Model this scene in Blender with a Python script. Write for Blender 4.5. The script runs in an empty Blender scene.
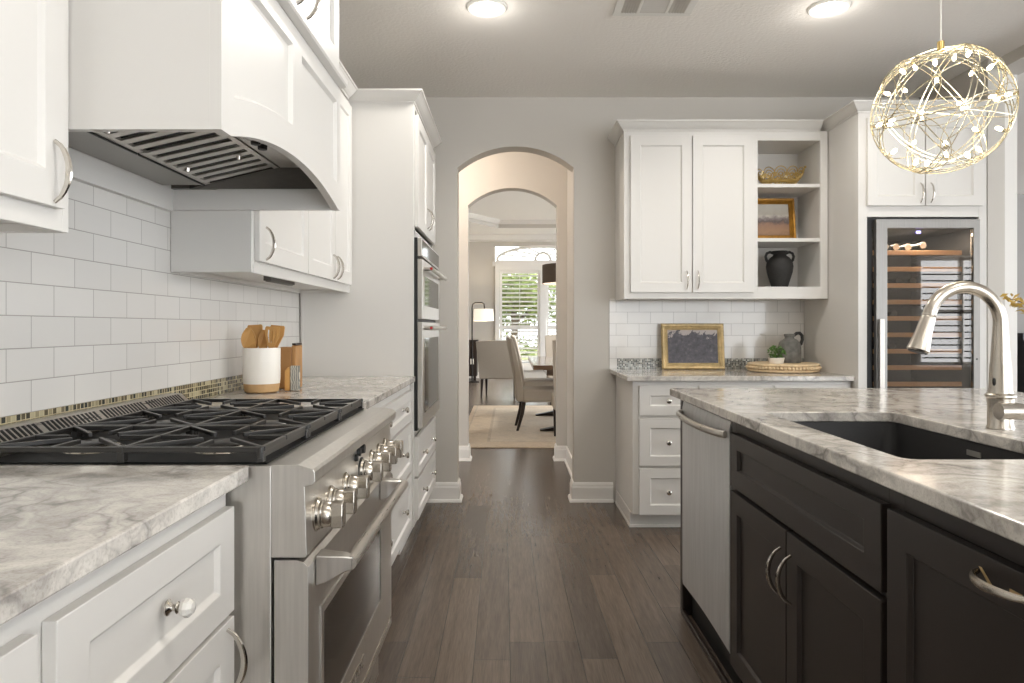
import bpy, bmesh, math, random
from mathutils import Vector, Matrix
random.seed(7)
PI = math.pi
sc = bpy.context.scene
COL = sc.collection

# ------------------------------------------------------------------ camera / light / exposure
CAMH = 1.17
cd = bpy.data.cameras.new('camera'); cam = bpy.data.objects.new('camera', cd); COL.objects.link(cam)
cam.location = (0, 0, CAMH); cam.rotation_euler = (PI/2, 0, 0)
cd.sensor_width = 36.0; cd.lens = 690/1024*36
cd.shift_x = 2/1024; cd.shift_y = -14.5/1024
cd.clip_start = 0.03; cd.clip_end = 300
sc.camera = cam
sc.view_settings.view_transform = 'Standard'; sc.view_settings.look = 'None'
sc.view_settings.exposure = 1.08; sc.view_settings.gamma = 1.0
sc.view_settings.use_curve_mapping = False
sc.cycles.use_denoising = True
sc.cycles.max_bounces = 10; sc.cycles.diffuse_bounces = 6; sc.cycles.transparent_max_bounces = 24
sc.cycles.sample_clamp_indirect = 4.0
w = bpy.data.worlds.new('daylight'); sc.world = w; w.use_nodes = True
bg = w.node_tree.nodes['Background']; bg.inputs[0].default_value = (0.92, 0.96, 1.0, 1); bg.inputs[1].default_value = 2.85

def lamp(name, kind, loc, energy, color=(1, .93, .84), size=.1, rot=(0, 0, 0), spot=None):
    l = bpy.data.lights.new(name, kind); l.energy = energy; l.color = color
    if kind == 'AREA': l.shape = 'DISK'; l.size = size
    else: l.shadow_soft_size = size
    if spot: l.spot_size = spot; l.spot_blend = .6
    o = bpy.data.objects.new(name, l); COL.objects.link(o); o.location = loc; o.rotation_euler = rot
    return o

# ------------------------------------------------------------------ materials
def lin(r, g, b):
    f = lambda c: (c/255/12.92) if c/255 <= .04045 else ((c/255+.055)/1.055)**2.4
    return (f(r), f(g), f(b), 1)

class NT:
    def __init__(s, name):
        s.m = bpy.data.materials.new(name); s.m.use_nodes = True
        s.t = s.m.node_tree; s.n = s.t.nodes; s.p = s.n['Principled BSDF']; s.l = s.t.links.new
    def add(s, typ, **kw):
        nd = s.n.new(typ)
        for k, v in kw.items():
            if k.startswith('i_'):
                nd.inputs[k[2:].replace('_', ' ')].default_value = v
            else: setattr(nd, k, v)
        return nd
    def coord(s, scale=(1, 1, 1), loc=(0, 0, 0), out='Object'):
        tc = s.add('ShaderNodeTexCoord'); mp = s.add('ShaderNodeMapping')
        mp.inputs['Scale'].default_value = scale; mp.inputs['Location'].default_value = loc
        s.l(tc.outputs[out], mp.inputs['Vector']); return mp.outputs['Vector']
    def ramp(s, fac, stops):
        r = s.add('ShaderNodeValToRGB'); e = r.color_ramp.elements
        while len(e) < len(stops): e.new(.5)
        for el, (p, c) in zip(e, stops): el.position = p; el.color = c
        s.l(fac, r.inputs['Fac']); return r.outputs['Color']
    def noise(s, vec, scale, detail=3, rough=.5, dist=0):
        n = s.add('ShaderNodeTexNoise'); n.inputs['Scale'].default_value = scale
        n.inputs['Detail'].default_value = detail; n.inputs['Roughness'].default_value = rough
        n.inputs['Distortion'].default_value = dist
        if vec is not None: s.l(vec, n.inputs['Vector'])
        return n.outputs['Fac']
    def bump(s, h, strength=.2, dist=.002):
        b = s.add('ShaderNodeBump'); b.inputs['Strength'].default_value = strength; b.inputs['Distance'].default_value = dist
        s.l(h, b.inputs['Height']); s.l(b.outputs['Normal'], s.p.inputs['Normal'])
    def mix(s, fac, a, b, mode='MIX'):
        m = s.add('ShaderNodeMixRGB', blend_type=mode)
        for i, v in ((0, fac), (1, a), (2, b)):
            if isinstance(v, (int, float, tuple)): m.inputs[i].default_value = v
            else: s.l(v, m.inputs[i])
        return m.outputs[0]
    def math(s, op, a, b=0.0):
        m = s.add('ShaderNodeMath', operation=op)
        for i, v in ((0, a), (1, b)):
            if isinstance(v, (int, float)): m.inputs[i].default_value = v
            else: s.l(v, m.inputs[i])
        return m.outputs[0]

def pbr(name, col, rough=.5, metal=0, spec=.5, coat=0, noise=None, bump=None, emit=None):
    k = NT(name); p = k.p
    p.inputs['Base Color'].default_value = col; p.inputs['Roughness'].default_value = rough
    p.inputs['Metallic'].default_value = metal; p.inputs['Specular IOR Level'].default_value = spec
    if coat: p.inputs['Coat Weight'].default_value = coat; p.inputs['Coat Roughness'].default_value = .1
    if noise:
        sc_, amt = noise[:2]; v = k.coord(noise[2] if len(noise) > 2 else (1, 1, 1)); f = k.noise(v, sc_, 4)
        c2 = tuple(max(0, c*(1-amt)) for c in col[:3])+(1,)
        k.l(k.ramp(f, [(.3, c2), (.7, col)]), p.inputs['Base Color'])
    if bump:
        v = k.coord(bump[3] if len(bump) > 3 else (1, 1, 1)); k.bump(k.noise(v, bump[0], 3), bump[1], bump[2])
    if emit:
        p.inputs['Emission Color'].default_value = emit[0]; p.inputs['Emission Strength'].default_value = emit[1]
    return k.m

M = {}
M['white'] = pbr('white_paint', lin(215, 212, 207), .38, bump=(60, .04, .001))
M['trim'] = pbr('trim_paint', lin(232, 229, 224), .4, bump=(60, .04, .001))
M['wall'] = pbr('greige_wall_paint', lin(200, 195, 187), .75, bump=(220, .12, .001))
M['wall_dimmed'] = pbr('wall_paint_dimmed', lin(158, 155, 151), .75, bump=(220, .12, .001))  # living room wall colour, darkened to offset the strong light falling there
M['ceiling'] = pbr('textured_ceiling_paint', lin(240, 236, 230), .9, bump=(55, .5, .006))
M['ceil_white'] = pbr('white_ceiling_paint', lin(248, 246, 243), .9, bump=(55, .3, .004))
M['dark'] = pbr('espresso_cabinet_paint', lin(44, 38, 35), .36, spec=.45, noise=(6, .12), bump=(90, .05, .001))
M['black'] = pbr('black_void', lin(14, 14, 14), .6)
M['iron'] = pbr('cast_iron', lin(40, 39, 38), .3, spec=.7, bump=(300, .2, .001))
M['enamel'] = pbr('black_enamel', lin(9, 9, 9), .5, spec=.2)
M['chrome'] = pbr('polished_nickel', lin(205, 200, 192), .16, 1)
M['nickel'] = pbr('brushed_nickel', lin(190, 183, 172), .27, 1, bump=(90, .05, .001, (1, 1, 12)))
M['glassknob'] = pbr('crystal_knob', lin(225, 222, 216), .06, 0, .8, coat=1)
M['blackglass'] = pbr('oven_glass', lin(26, 24, 22), .08, 0, .35)
M['sink'] = pbr('composite_sink', lin(42, 41, 41), .5, noise=(350, .35))
M['gold'] = pbr('gold_metal', lin(208, 180, 116), .3, 1)
M['champagne'] = pbr('champagne_metal', lin(212, 203, 180), .25, 1)
M['giltframe'] = pbr('gilt_frame', lin(216, 190, 140), .42, .35, noise=(30, .35), bump=(80, .3, .002))
M['giltdark'] = pbr('gilt_frame_amber', lin(176, 126, 44), .42, .5, noise=(30, .4), bump=(80, .3, .002))
M['vase'] = pbr('black_clay', lin(44, 42, 40), .7, noise=(50, .3), bump=(70, .3, .002))
M['jug'] = pbr('grey_stoneware', lin(118, 116, 110), .75, noise=(28, .45), bump=(60, .4, .003))
M['rattan'] = pbr('pale_wood_beads', lin(232, 206, 166), .5, noise=(30, .25))
M['whiteclay'] = pbr('white_glaze', lin(236, 231, 222), .3)
M['clay'] = pbr('raw_clay', lin(198, 160, 112), .7, noise=(40, .15))
M['bamboo'] = pbr('bamboo_wood', lin(212, 160, 92), .5, noise=(12, .3, (1, 1, .15)))
M['woodbox'] = pbr('box_wood', lin(186, 138, 84), .5, noise=(14, .35, (1, 1, .3)))
M['rackwood'] = pbr('beech_rack', lin(214, 170, 124), .5, noise=(14, .2, (.2, 1, 1)))
M['leaf'] = pbr('green_leaf', lin(86, 128, 52), .5, noise=(20, .45))
M['goldleaf'] = pbr('golden_leaf', lin(190, 158, 70), .6, noise=(20, .4))
M['tree'] = pbr('tree_leaf', lin(150, 164, 92), .6, noise=(1.2, .6))
M['bark'] = pbr('bark', lin(96, 80, 66), .9, noise=(8, .4))
M['lawn'] = pbr('lawn_grass', lin(132, 134, 78), .9, noise=(3, .35))
M['fabric'] = pbr('oatmeal_linen', lin(186, 177, 164), .95, noise=(160, .12), bump=(400, .3, .002))
M['fabric2'] = pbr('grey_linen', lin(170, 163, 153), .95, noise=(160, .12), bump=(400, .3, .002))
M['darkwood'] = pbr('dark_walnut', lin(40, 30, 25), .35, noise=(10, .3, (1, 1, .2)))
M['tablewood'] = pbr('table_walnut', lin(112, 84, 62), .22, noise=(9, .3, (.2, 1, 1)), coat=.5)
M['darkmetal'] = pbr('dark_bronze', lin(46, 42, 40), .4, .7)
M['lampshade'] = pbr('white_lampshade', lin(240, 235, 225), .8, emit=(lin(255, 240, 215), .35))
M['drum'] = pbr('brown_drum_shade', lin(106, 92, 80), .8, noise=(60, .15))
M['rubber'] = pbr('black_rubber', lin(26, 26, 26), .5)
M['plastic'] = pbr('white_plastic', lin(228, 226, 220), .4)
M['ventgrey'] = pbr('vent_slat_grey', lin(206, 202, 196), .6)
M['drive'] = pbr('paved_drive', lin(104, 102, 98), .8, noise=(4, .3))
M['red'] = pbr('red_enamel', lin(176, 32, 36), .3)
M['capfoil'] = pbr('bottle_foil', lin(202, 190, 176), .35, .4, noise=(60, .4))
M['bottle'] = pbr('bottle_glass', lin(22, 26, 20), .1, 0, .6)
M['led'] = pbr('led_bulb', lin(255, 250, 235), .3, emit=(lin(255, 238, 196), 12.0))
M['lens'] = pbr('downlight_lens', lin(255, 252, 245), .4, emit=(lin(255, 247, 232), 3.0))
M['bluled'] = pbr('blue_display', lin(120, 130, 255), .3, emit=(lin(150, 150, 255), 3.0))
M['fire'] = pbr('firebox_black', lin(30, 30, 31), .4)
M['sashgrey'] = pbr('grey_overflow', lin(168, 166, 160), .4, .6)
M['blind'] = pbr('dark_blind_slat', lin(58, 58, 60), .5)
M['fadedwood'] = pbr('worn_bare_wood', lin(206, 176, 126), .7, noise=(60, .3))

def steel(name, col, rough, stretch):
    k = NT(name); p = k.p; p.inputs['Metallic'].default_value = .72 if 'dish' in name else .88; p.inputs['Base Color'].default_value = col
    v = k.coord(stretch); f = k.noise(v, 6, 4, .6)
    k.l(k.ramp(f, [(.3, tuple(c*.86 for c in col[:3])+(1,)), (.7, col)]), p.inputs['Base Color'])
    r = k.add('ShaderNodeMapRange'); r.inputs['To Min'].default_value = rough-.05; r.inputs['To Max'].default_value = rough+.07
    k.l(f, r.inputs['Value']); k.l(r.outputs[0], p.inputs['Roughness'])
    k.bump(k.noise(k.coord(tuple(s*6 for s in stretch)), 6, 2), .035, .001)
    return k.m
M['steel'] = steel('stainless_steel', lin(208, 204, 198), .3, (18, 18, .8))
M['steel_h'] = steel('stainless_steel_brushed_along', lin(196, 191, 184), .28, (30, 1, 30))
M['steel_dw'] = steel('stainless_dishwasher', lin(222, 223, 224), .42, (8, 8, .7))
M['steel_door'] = steel('fridge_door_steel', lin(150, 147, 143), .4, (18, 18, .8))
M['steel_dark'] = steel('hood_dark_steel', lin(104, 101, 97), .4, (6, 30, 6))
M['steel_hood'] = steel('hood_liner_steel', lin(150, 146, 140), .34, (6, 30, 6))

def granite():
    k = NT('grey_veined_granite'); p = k.p
    v = k.coord((1, 1, 1))
    # warped coordinates for drifting veins
    nz = k.add('ShaderNodeTexNoise'); nz.inputs['Scale'].default_value = 3.2; nz.inputs['Detail'].default_value = 5; k.l(v, nz.inputs['Vector'])
    off = k.add('ShaderNodeVectorMath', operation='SCALE'); k.l(nz.outputs['Color'], off.inputs[0]); off.inputs['Scale'].default_value = .45
    wv = k.add('ShaderNodeVectorMath', operation='ADD'); k.l(v, wv.inputs[0]); k.l(off.outputs[0], wv.inputs[1])
    base = k.ramp(k.noise(wv.outputs[0], 7, 9, .68, .6), [(.28, lin(138, 134, 129)), (.42, lin(184, 179, 172)), (.56, lin(214, 209, 201)), (.8, lin(226, 221, 213))])
    vo = k.add('ShaderNodeTexVoronoi', feature='DISTANCE_TO_EDGE'); vo.inputs['Scale'].default_value = 8.5; k.l(wv.outputs[0], vo.inputs['Vector'])
    vein = k.ramp(vo.outputs['Distance'], [(0, (1, 1, 1, 1)), (.05, (.35, .35, .35, 1)), (.16, (0, 0, 0, 1))])
    vo2 = k.add('ShaderNodeTexVoronoi', feature='DISTANCE_TO_EDGE'); vo2.inputs['Scale'].default_value = 22; k.l(wv.outputs[0], vo2.inputs['Vector'])
    vein2 = k.ramp(vo2.outputs['Distance'], [(0, (.6, .6, .6, 1)), (.12, (0, 0, 0, 1))])
    msk = k.ramp(k.noise(v, 4, 4, .6), [(.4, (0, 0, 0, 1)), (.62, (1, 1, 1, 1))])
    f1 = k.mix(1, vein, msk, 'MULTIPLY'); f2 = k.mix(1, vein2, msk, 'MULTIPLY')
    c = k.mix(k.math('MULTIPLY', f1, .75), base, lin(96, 92, 90)); c = k.mix(k.math('MULTIPLY', f2, .6), c, lin(118, 112, 108))
    sp = k.ramp(k.noise(v, 240, 2), [(.35, (.72, .7, .68, 1)), (.5, (1, 1, 1, 1))])
    c = k.mix(.5, c, sp, 'MULTIPLY')
    k.l(c, p.inputs['Base Color']); p.inputs['Roughness'].default_value = .13; p.inputs['Specular IOR Level'].default_value = .5
    return k.m
M['granite'] = granite()

def brick_mat(name, ua, va, u0, v0, bw, rh, mortar, c1, c2, cm, rough, skew=0.0, per_tile=None, bumpd=.0015, coat=0):
    """brick pattern on any axis pair: ua / va are the object axes used as running and stacking direction"""
    k = NT(name); p = k.p
    tc = k.add('ShaderNodeTexCoord'); sep = k.add('ShaderNodeSeparateXYZ'); k.l(tc.outputs['Object'], sep.inputs[0])
    u = k.math('SUBTRACT', sep.outputs[ua], u0); v = k.math('SUBTRACT', sep.outputs[va], v0)
    if skew: v = k.math('ADD', v, k.math('MULTIPLY', sep.outputs[ua], skew))
    cb = k.add('ShaderNodeCombineXYZ'); k.l(u, cb.inputs[0]); k.l(v, cb.inputs[1])
    b = k.add('ShaderNodeTexBrick'); k.l(cb.outputs[0], b.inputs['Vector'])
    b.inputs['Scale'].default_value = 1; b.inputs['Brick Width'].default_value = bw; b.inputs['Row Height'].default_value = rh
    b.inputs['Mortar Size'].default_value = mortar; b.inputs['Mortar Smooth'].default_value = .2
    b.inputs['Color1'].default_value = c1; b.inputs['Color2'].default_value = c2; b.inputs['Mortar'].default_value = cm
    inv = k.math('SUBTRACT', 1.0, b.outputs['Fac'])
    k.bump(inv, .6, bumpd)
    p.inputs['Roughness'].default_value = rough
    if coat: p.inputs['Coat Weight'].default_value = coat
    return k, b, cb

k, b, cb = brick_mat('white_subway_tile_left', 1, 2, 1.4817, .9776, .1555, .0725, .0011, lin(216, 213, 208), lin(211, 208, 203), lin(164, 160, 154), .12)
k.l(b.outputs['Color'], k.p.inputs['Base Color']); M['tileL'] = k.m
k, b, cb = brick_mat('white_subway_tile_back', 0, 2, 1.248, .959, .154, .0777, .0011, lin(226, 223, 218), lin(220, 217, 212), lin(176, 173, 168), .1)
k.l(b.outputs['Color'], k.p.inputs['Base Color']); M['tileB'] = k.m

def mosaic(name, ua, v0, size, cols, grout):
    k, b, cb = brick_mat(name, ua, 2, 0, v0, size, size, size*.09, (0, 0, 0, 1), (1, 1, 1, 1), (.5, .5, .5, 1), .12)
    b.offset = 0.0
    sn = k.add('ShaderNodeVectorMath', operation='SNAP'); k.l(cb.outputs[0], sn.inputs[0]); sn.inputs[1].default_value = (size, size, 1)
    wn = k.add('ShaderNodeTexWhiteNoise'); k.l(sn.outputs[0], wn.inputs['Vector'])
    n = len(cols); col = k.ramp(wn.outputs['Value'], [(i/n, c) for i, c in enumerate(cols)])
    col.node.color_ramp.interpolation = 'CONSTANT'
    k.l(k.mix(b.outputs['Fac'], col, grout), k.p.inputs['Base Color']); return k.m
M['mosL'] = mosaic('glass_mosaic_left', 1, .918, .0151, [lin(92, 84, 66), lin(150, 140, 112), lin(70, 68, 58), lin(176, 166, 136), lin(112, 104, 84), lin(60, 62, 56)], lin(196, 184, 150))
M['mosB'] = mosaic('glass_mosaic_back', 0, .8905, .0105, [lin(70, 74, 76), lin(168, 172, 170), lin(110, 112, 108), lin(216, 216, 210), lin(142, 140, 132), lin(88, 94, 98), lin(190, 192, 188)], lin(206, 204, 196))

def floor_mat():
    k = NT('dark_hardwood_planks'); p = k.p; W_, L_ = .1264, 1.3
    tc = k.add('ShaderNodeTexCoord'); sep = k.add('ShaderNodeSeparateXYZ'); k.l(tc.outputs['Object'], sep.inputs[0])
    v = k.math('ADD', k.math('SUBTRACT', sep.outputs[0], .025), k.math('MULTIPLY', sep.outputs[1], .0101))
    row = k.math('FLOOR', k.math('DIVIDE', v, W_)); wn = k.add('ShaderNodeTexWhiteNoise', noise_dimensions='1D'); k.l(row, wn.inputs['W'])
    u = k.math('ADD', sep.outputs[1], k.math('MULTIPLY', wn.outputs['Value'], 9.0))
    cb = k.add('ShaderNodeCombineXYZ'); k.l(u, cb.inputs[0]); k.l(v, cb.inputs[1])
    b = k.add('ShaderNodeTexBrick'); k.l(cb.outputs[0], b.inputs['Vector']); b.offset = 0.0
    for nm, val in (('Scale', 1), ('Brick Width', L_), ('Row Height', W_), ('Mortar Size', .0013), ('Mortar Smooth', .3)): b.inputs[nm].default_value = val
    b.inputs['Color1'].default_value = (0, 0, 0, 1); b.inputs['Color2'].default_value = (1, 1, 1, 1); b.inputs['Mortar'].default_value = (.5, .5, .5, 1)
    gv = k.coord((16, 1.0, 1)); g = k.noise(gv, 3, 4, .55)
    fine = k.noise(k.coord((70, 3, 1)), 4, 2, .5)
    grain = k.ramp(g, [(.3, lin(84, 73, 64)), (.5, lin(96, 84, 74)), (.7, lin(106, 94, 84))])
    grain = k.mix(.18, grain, k.ramp(fine, [(.35, lin(66, 56, 48)), (.65, lin(124, 111, 100))]))
    tone = k.ramp(b.outputs['Color'], [(0, (.74, .74, .75, 1)), (1, (1.14, 1.12, 1.09, 1))])
    c = k.mix(1, grain, tone, 'MULTIPLY'); c = k.mix(k.math('MULTIPLY', b.outputs['Fac'], .85), c, lin(38, 32, 27))
    k.l(c, p.inputs['Base Color']); p.inputs['Roughness'].default_value = .27
    inv = k.math('SUBTRACT', 1.0, b.outputs['Fac']); k.bump(inv, .5, .001)
    return k.m
M['floor'] = floor_mat()

def rug_mat():
    k = NT('faded_rug'); v = k.coord()
    n1 = k.noise(v, 3.0, 8, .7, 1.5); n2 = k.noise(v, 40, 3, .6)
    c = k.ramp(n1, [(.3, lin(150, 138, 124)), (.48, lin(196, 180, 158)), (.62, lin(178, 158, 134)), (.75, lin(208, 196, 178))])
    vo = k.add('ShaderNodeTexVoronoi'); vo.inputs['Scale'].default_value = 5; k.l(v, vo.inputs['Vector'])
    c = k.mix(.35, c, k.ramp(vo.outputs['Distance'], [(.1, lin(132, 128, 122)), (.4, lin(206, 192, 170))]))
    c = k.mix(.3, c, k.ramp(n2, [(.35, lin(140, 126, 110)), (.65, lin(214, 202, 184))]))
    sp = k.add('ShaderNodeSeparateXYZ'); k.l(v, sp.inputs[0])
    ax = k.math('SUBTRACT', 1.5675, k.math('ABSOLUTE', sp.outputs[0])); ay = k.math('SUBTRACT', 1.77, k.math('ABSOLUTE', sp.outputs[1]))
    e = k.math('MINIMUM', ax, ay); bd = k.ramp(e, [(0, lin(196, 166, 136)), (.05, lin(150, 132, 116)), (.07, lin(206, 184, 158)), (.30, lin(160, 142, 126)), (.33, lin(210, 198, 182))])
    bd.node.color_ramp.interpolation = 'CONSTANT'; c = k.mix(.35, c, bd)
    k.l(c, k.p.inputs['Base Color']); k.p.inputs['Roughness'].default_value = .95; k.bump(n2, .3, .003); return k.m
M['rug'] = rug_mat()

def clear_glass(name, tint, gloss=.09, rough=0.0):
    k = NT(name); k.n.remove(k.p)
    tr = k.add('ShaderNodeBsdfTransparent'); tr.inputs[0].default_value = tint
    gl = k.add('ShaderNodeBsdfGlossy'); gl.inputs['Roughness'].default_value = rough
    fr = k.add('ShaderNodeFresnel'); fr.inputs[0].default_value = 1.5
    f = k.math('ADD', fr.outputs[0], gloss)
    mx = k.add('ShaderNodeMixShader'); k.l(f, mx.inputs[0]); k.l(tr.outputs[0], mx.inputs[1]); k.l(gl.outputs[0], mx.inputs[2])
    k.l(mx.outputs[0], k.n['Material Output'].inputs[0]); return k.m
M['pane'] = clear_glass('window_glass', (.97, .98, .97, 1), .0)
M['winepane'] = clear_glass('tinted_fridge_glass', (.80, .75, .70, 1), .03)

def painting_dusk():
    k = NT('painting_of_dark_trees'); v = k.coord()
    sep = k.add('ShaderNodeSeparateXYZ'); k.l(v, sep.inputs[0])
    n = k.noise(v, 16, 6, .65, .5); n2 = k.noise(v, 46, 5, .6)
    edge = k.math('ADD', k.math('MULTIPLY', sep.outputs[2], 6.0), k.math('MULTIPLY', n, -1.6))
    m = k.ramp(k.math('ADD', edge, .22), [(.80, (0, 0, 0, 1)), (.86, (1, 1, 1, 1))])
    trees = k.ramp(n2, [(.3, lin(52, 48, 54)), (.6, lin(84, 80, 88)), (.78, lin(124, 120, 122))])
    k.l(k.mix(m, trees, lin(186, 176, 172)), k.p.inputs['Base Color']); k.p.inputs['Roughness'].default_value = .45
    return k.m
def painting_moor():
    k = NT('painting_of_moorland'); v = k.coord(); sep = k.add('ShaderNodeSeparateXYZ'); k.l(v, sep.inputs[0])
    n = k.noise(v, 22, 6, .65); z = k.math('ADD', sep.outputs[2], k.math('MULTIPLY', k.math('SUBTRACT', n, .5), .085))
    r = k.add('ShaderNodeMapRange'); r.inputs['From Min'].default_value = .0; r.inputs['From Max'].default_value = .27; k.l(z, r.inputs['Value'])
    c = k.ramp(r.outputs[0], [(.05, lin(112, 86, 66)), (.25, lin(150, 116, 88)), (.42, lin(138, 106, 86)), (.5, lin(84, 72, 70)), (.58, lin(128, 118, 116)), (.66, lin(190, 184, 172)), (1, lin(206, 204, 196))])
    k.l(c, k.p.inputs['Base Color']); k.p.inputs['Roughness'].default_value = .45; return k.m
M['dusk'] = painting_dusk(); M['moor'] = painting_moor()

# ------------------------------------------------------------------ mesh helpers
class MB:
    """collects shapes; build() links them as ONE mesh object. T maps local coordinates to the world."""
    def __init__(s, T=None): s.v = []; s.f = []; s.T = T or (lambda x, y, z: (x, y, z)); s.smooth = False
    def add(s, pts, faces):
        o = len(s.v); s.v += [s.T(*p) for p in pts]; s.f += [tuple(i+o for i in f) for f in faces]; return s
    def box(s, x0, x1, y0, y1, z0, z1):
        P = [(x, y, z) for z in (z0, z1) for y in (y0, y1) for x in (x0, x1)]
        return s.add(P, [(0, 1, 3, 2), (4, 6, 7, 5), (0, 4, 5, 1), (1, 5, 7, 3), (3, 7, 6, 2), (2, 6, 4, 0)])
    def prism(s, poly, fn, a0, a1):
        """extrude the 2D polygon from a0 to a1; fn(p, q, a) -> xyz"""
        n = len(poly); P = [fn(p, q, a0) for p, q in poly]+[fn(p, q, a1) for p, q in poly]
        return s.add(P, [tuple(range(n)), tuple(range(2*n-1, n-1, -1))]+[(i, (i+1) % n, n+(i+1) % n, n+i) for i in range(n)])
    def tube(s, path, r, seg=10, closed=False, flat=1.0, cap=True):
        P = [Vector(p) for p in path]; n = len(P); R = r if isinstance(r, (list, tuple)) else [r]*n
        tan = []
        for i in range(n):
            a = P[i-1] if (i > 0 or closed) else P[i]; b_ = P[(i+1) % n] if (i < n-1 or closed) else P[i]
            tan.append((b_-a).normalized())
        up = Vector((0, 0, 1)) if abs(tan[0].z) < .9 else Vector((1, 0, 0))
        nrm = (up-tan[0]*up.dot(tan[0])).normalized(); pts = []
        for i in range(n):
            t = tan[i]; nrm = (nrm-t*nrm.dot(t)).normalized(); bi = t.cross(nrm)
            for j in range(seg):
                a = 2*PI*j/seg; q = P[i]+nrm*(math.cos(a)*R[i])+bi*(math.sin(a)*R[i]*flat); pts.append(tuple(q))
        F = []
        for i in range(n if closed else n-1):
            i2 = (i+1) % n
            for j in range(seg): F.append((i*seg+j, i*seg+(j+1) % seg, i2*seg+(j+1) % seg, i2*seg+j))
        if not closed and cap: F += [tuple(range(seg)), tuple((n-1)*seg+j for j in range(seg))]
        return s.add(pts, F)
    def lathe(s, prof, c, axis=(0, 0, 1), seg=24, sx=1.0, sy=1.0):
        A = Vector(axis).normalized(); up = Vector((0, 0, 1)) if abs(A.z) < .9 else Vector((1, 0, 0))
        e1 = (up-A*up.dot(A)).normalized(); e2 = A.cross(e1); c = Vector(c); pts = []
        for (r, h) in prof:
            for j in range(seg):
                a = 2*PI*j/seg; pts.append(tuple(c+A*h+e1*(r*math.cos(a)*sx)+e2*(r*math.sin(a)*sy)))
        n = len(prof); F = []
        for i in range(n-1):
            for j in range(seg): F.append((i*seg+j, i*seg+(j+1) % seg, (i+1)*seg+(j+1) % seg, (i+1)*seg+j))
        F += [tuple(range(seg)), tuple((n-1)*seg+j for j in range(seg))]
        return s.add(pts, F)
    def ball(s, c, r, seg=10, sc_=(1, 1, 1)):
        pts = []; F = []; c = Vector(c); nr = max(4, seg//2+1)
        for i in range(nr+1):
            th = PI*i/nr
            for j in range(seg):
                a = 2*PI*j/seg; pts.append((c.x+r*sc_[0]*math.sin(th)*math.cos(a), c.y+r*sc_[1]*math.sin(th)*math.sin(a), c.z+r*sc_[2]*math.cos(th)))
        for i in range(nr):
            for j in range(seg): F.append((i*seg+j, i*seg+(j+1) % seg, (i+1)*seg+(j+1) % seg, (i+1)*seg+j))
        return s.add(pts, F)
    def bar(s, p0, p1, w_, h):
        """flat bar from p0 to p1 (top centre line), w wide and h tall"""
        a, b_ = Vector(p0), Vector(p1); d = (b_-a); side = Vector((-d.y, d.x, 0)); side = side.normalized()*w_/2 if side.length > 1e-6 else Vector((w_/2, 0, 0))
        P = []
        for q in (a, b_):
            for sg, dz in ((-1, 0), (1, 0), (1, -h), (-1, -h)): P.append(tuple(q+side*sg+Vector((0, 0, dz))))
        return s.add(P, [(0, 1, 2, 3), (4, 7, 6, 5), (0, 4, 5, 1), (1, 5, 6, 2), (2, 6, 7, 3), (3, 7, 4, 0)])
    def sweep(s, path, prof, closed=False):
        """sweep the profile [(out, z)] along a level path of (x, y) with mitred corners; out is to the right of travel"""
        n = len(path); N = len(prof); pts = []
        for i in range(n):
            def nd(a, b_):
                d = Vector((b_[0]-a[0], b_[1]-a[1])).normalized(); return Vector((d.y, -d.x))
            n1 = nd(path[i-1], path[i]) if (i > 0 or closed) else None
            n2 = nd(path[i], path[(i+1) % n]) if (i < n-1 or closed) else None
            if n1 is None: m = n2
            elif n2 is None: m = n1
            else: m = (n1+n2)/(1+n1.dot(n2))
            for (o, z) in prof: pts.append((path[i][0]+m.x*o, path[i][1]+m.y*o, z))
        F = []
        for i in range(n if closed else n-1):
            i2 = (i+1) % n
            for j in range(N): F.append((i*N+j, i*N+(j+1) % N, i2*N+(j+1) % N, i2*N+j))
        if not closed: F += [tuple(range(N)), tuple((n-1)*N+j for j in range(N))]
        return s.add(pts, F)
    def shaker(s, u0, u1, z0, z1, n0, n1, st=.058, rt=None, rb=None, rec=.009, bead=.007):
        """door / drawer front in (u, n, z): flat frame with a recessed panel, slanted bead between"""
        rt = st if rt is None else rt; rb = st if rb is None else rb
        O = [(u0, z0), (u1, z0), (u1, z1), (u0, z1)]
        I = [(u0+st, z0+rb), (u1-st, z0+rb), (u1-st, z1-rt), (u0+st, z1-rt)]
        J = [(u0+st+bead, z0+rb+bead), (u1-st-bead, z0+rb+bead), (u1-st-bead, z1-rt-bead), (u0+st+bead, z1-rt-bead)]
        P = [(u, n0, z) for u, z in O]+[(u, n1, z) for u, z in O]+[(u, n1, z) for u, z in I]+[(u, n1-rec, z) for u, z in J]
        F = [(0, 3, 2, 1)]
        for i in range(4):
            j = (i+1) % 4; F += [(i, j, 4+j, 4+i), (4+i, 4+j, 8+j, 8+i), (8+i, 8+j, 12+j, 12+i)]
        F.append((12, 13, 14, 15)); return s.add(P, F)
    def build(s, name, mat, parent=None, bevel=0.0, smooth=None, label=None, loc=None, seg=2):
        top = None
        if parent is not None:
            top = parent
            while top.parent: top = top.parent
            off = Vector(top.get('_off', (0, 0, 0)))
        else:
            if loc is None:
                xs = [p[0] for p in s.v]; ys = [p[1] for p in s.v]; zs = [p[2] for p in s.v]
                loc = ((min(xs)+max(xs))/2, (min(ys)+max(ys))/2, min(zs))
            off = Vector(loc)
        me = bpy.data.meshes.new(name); me.from_pydata([tuple(Vector(p)-off) for p in s.v], [], s.f); me.validate()
        bm = bmesh.new(); bm.from_mesh(me)
        bmesh.ops.remove_doubles(bm, verts=bm.verts, dist=1e-6)
        bmesh.ops.recalc_face_normals(bm, faces=bm.faces); bm.to_mesh(me); bm.free()
        sm = s.smooth if smooth is None else smooth
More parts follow.
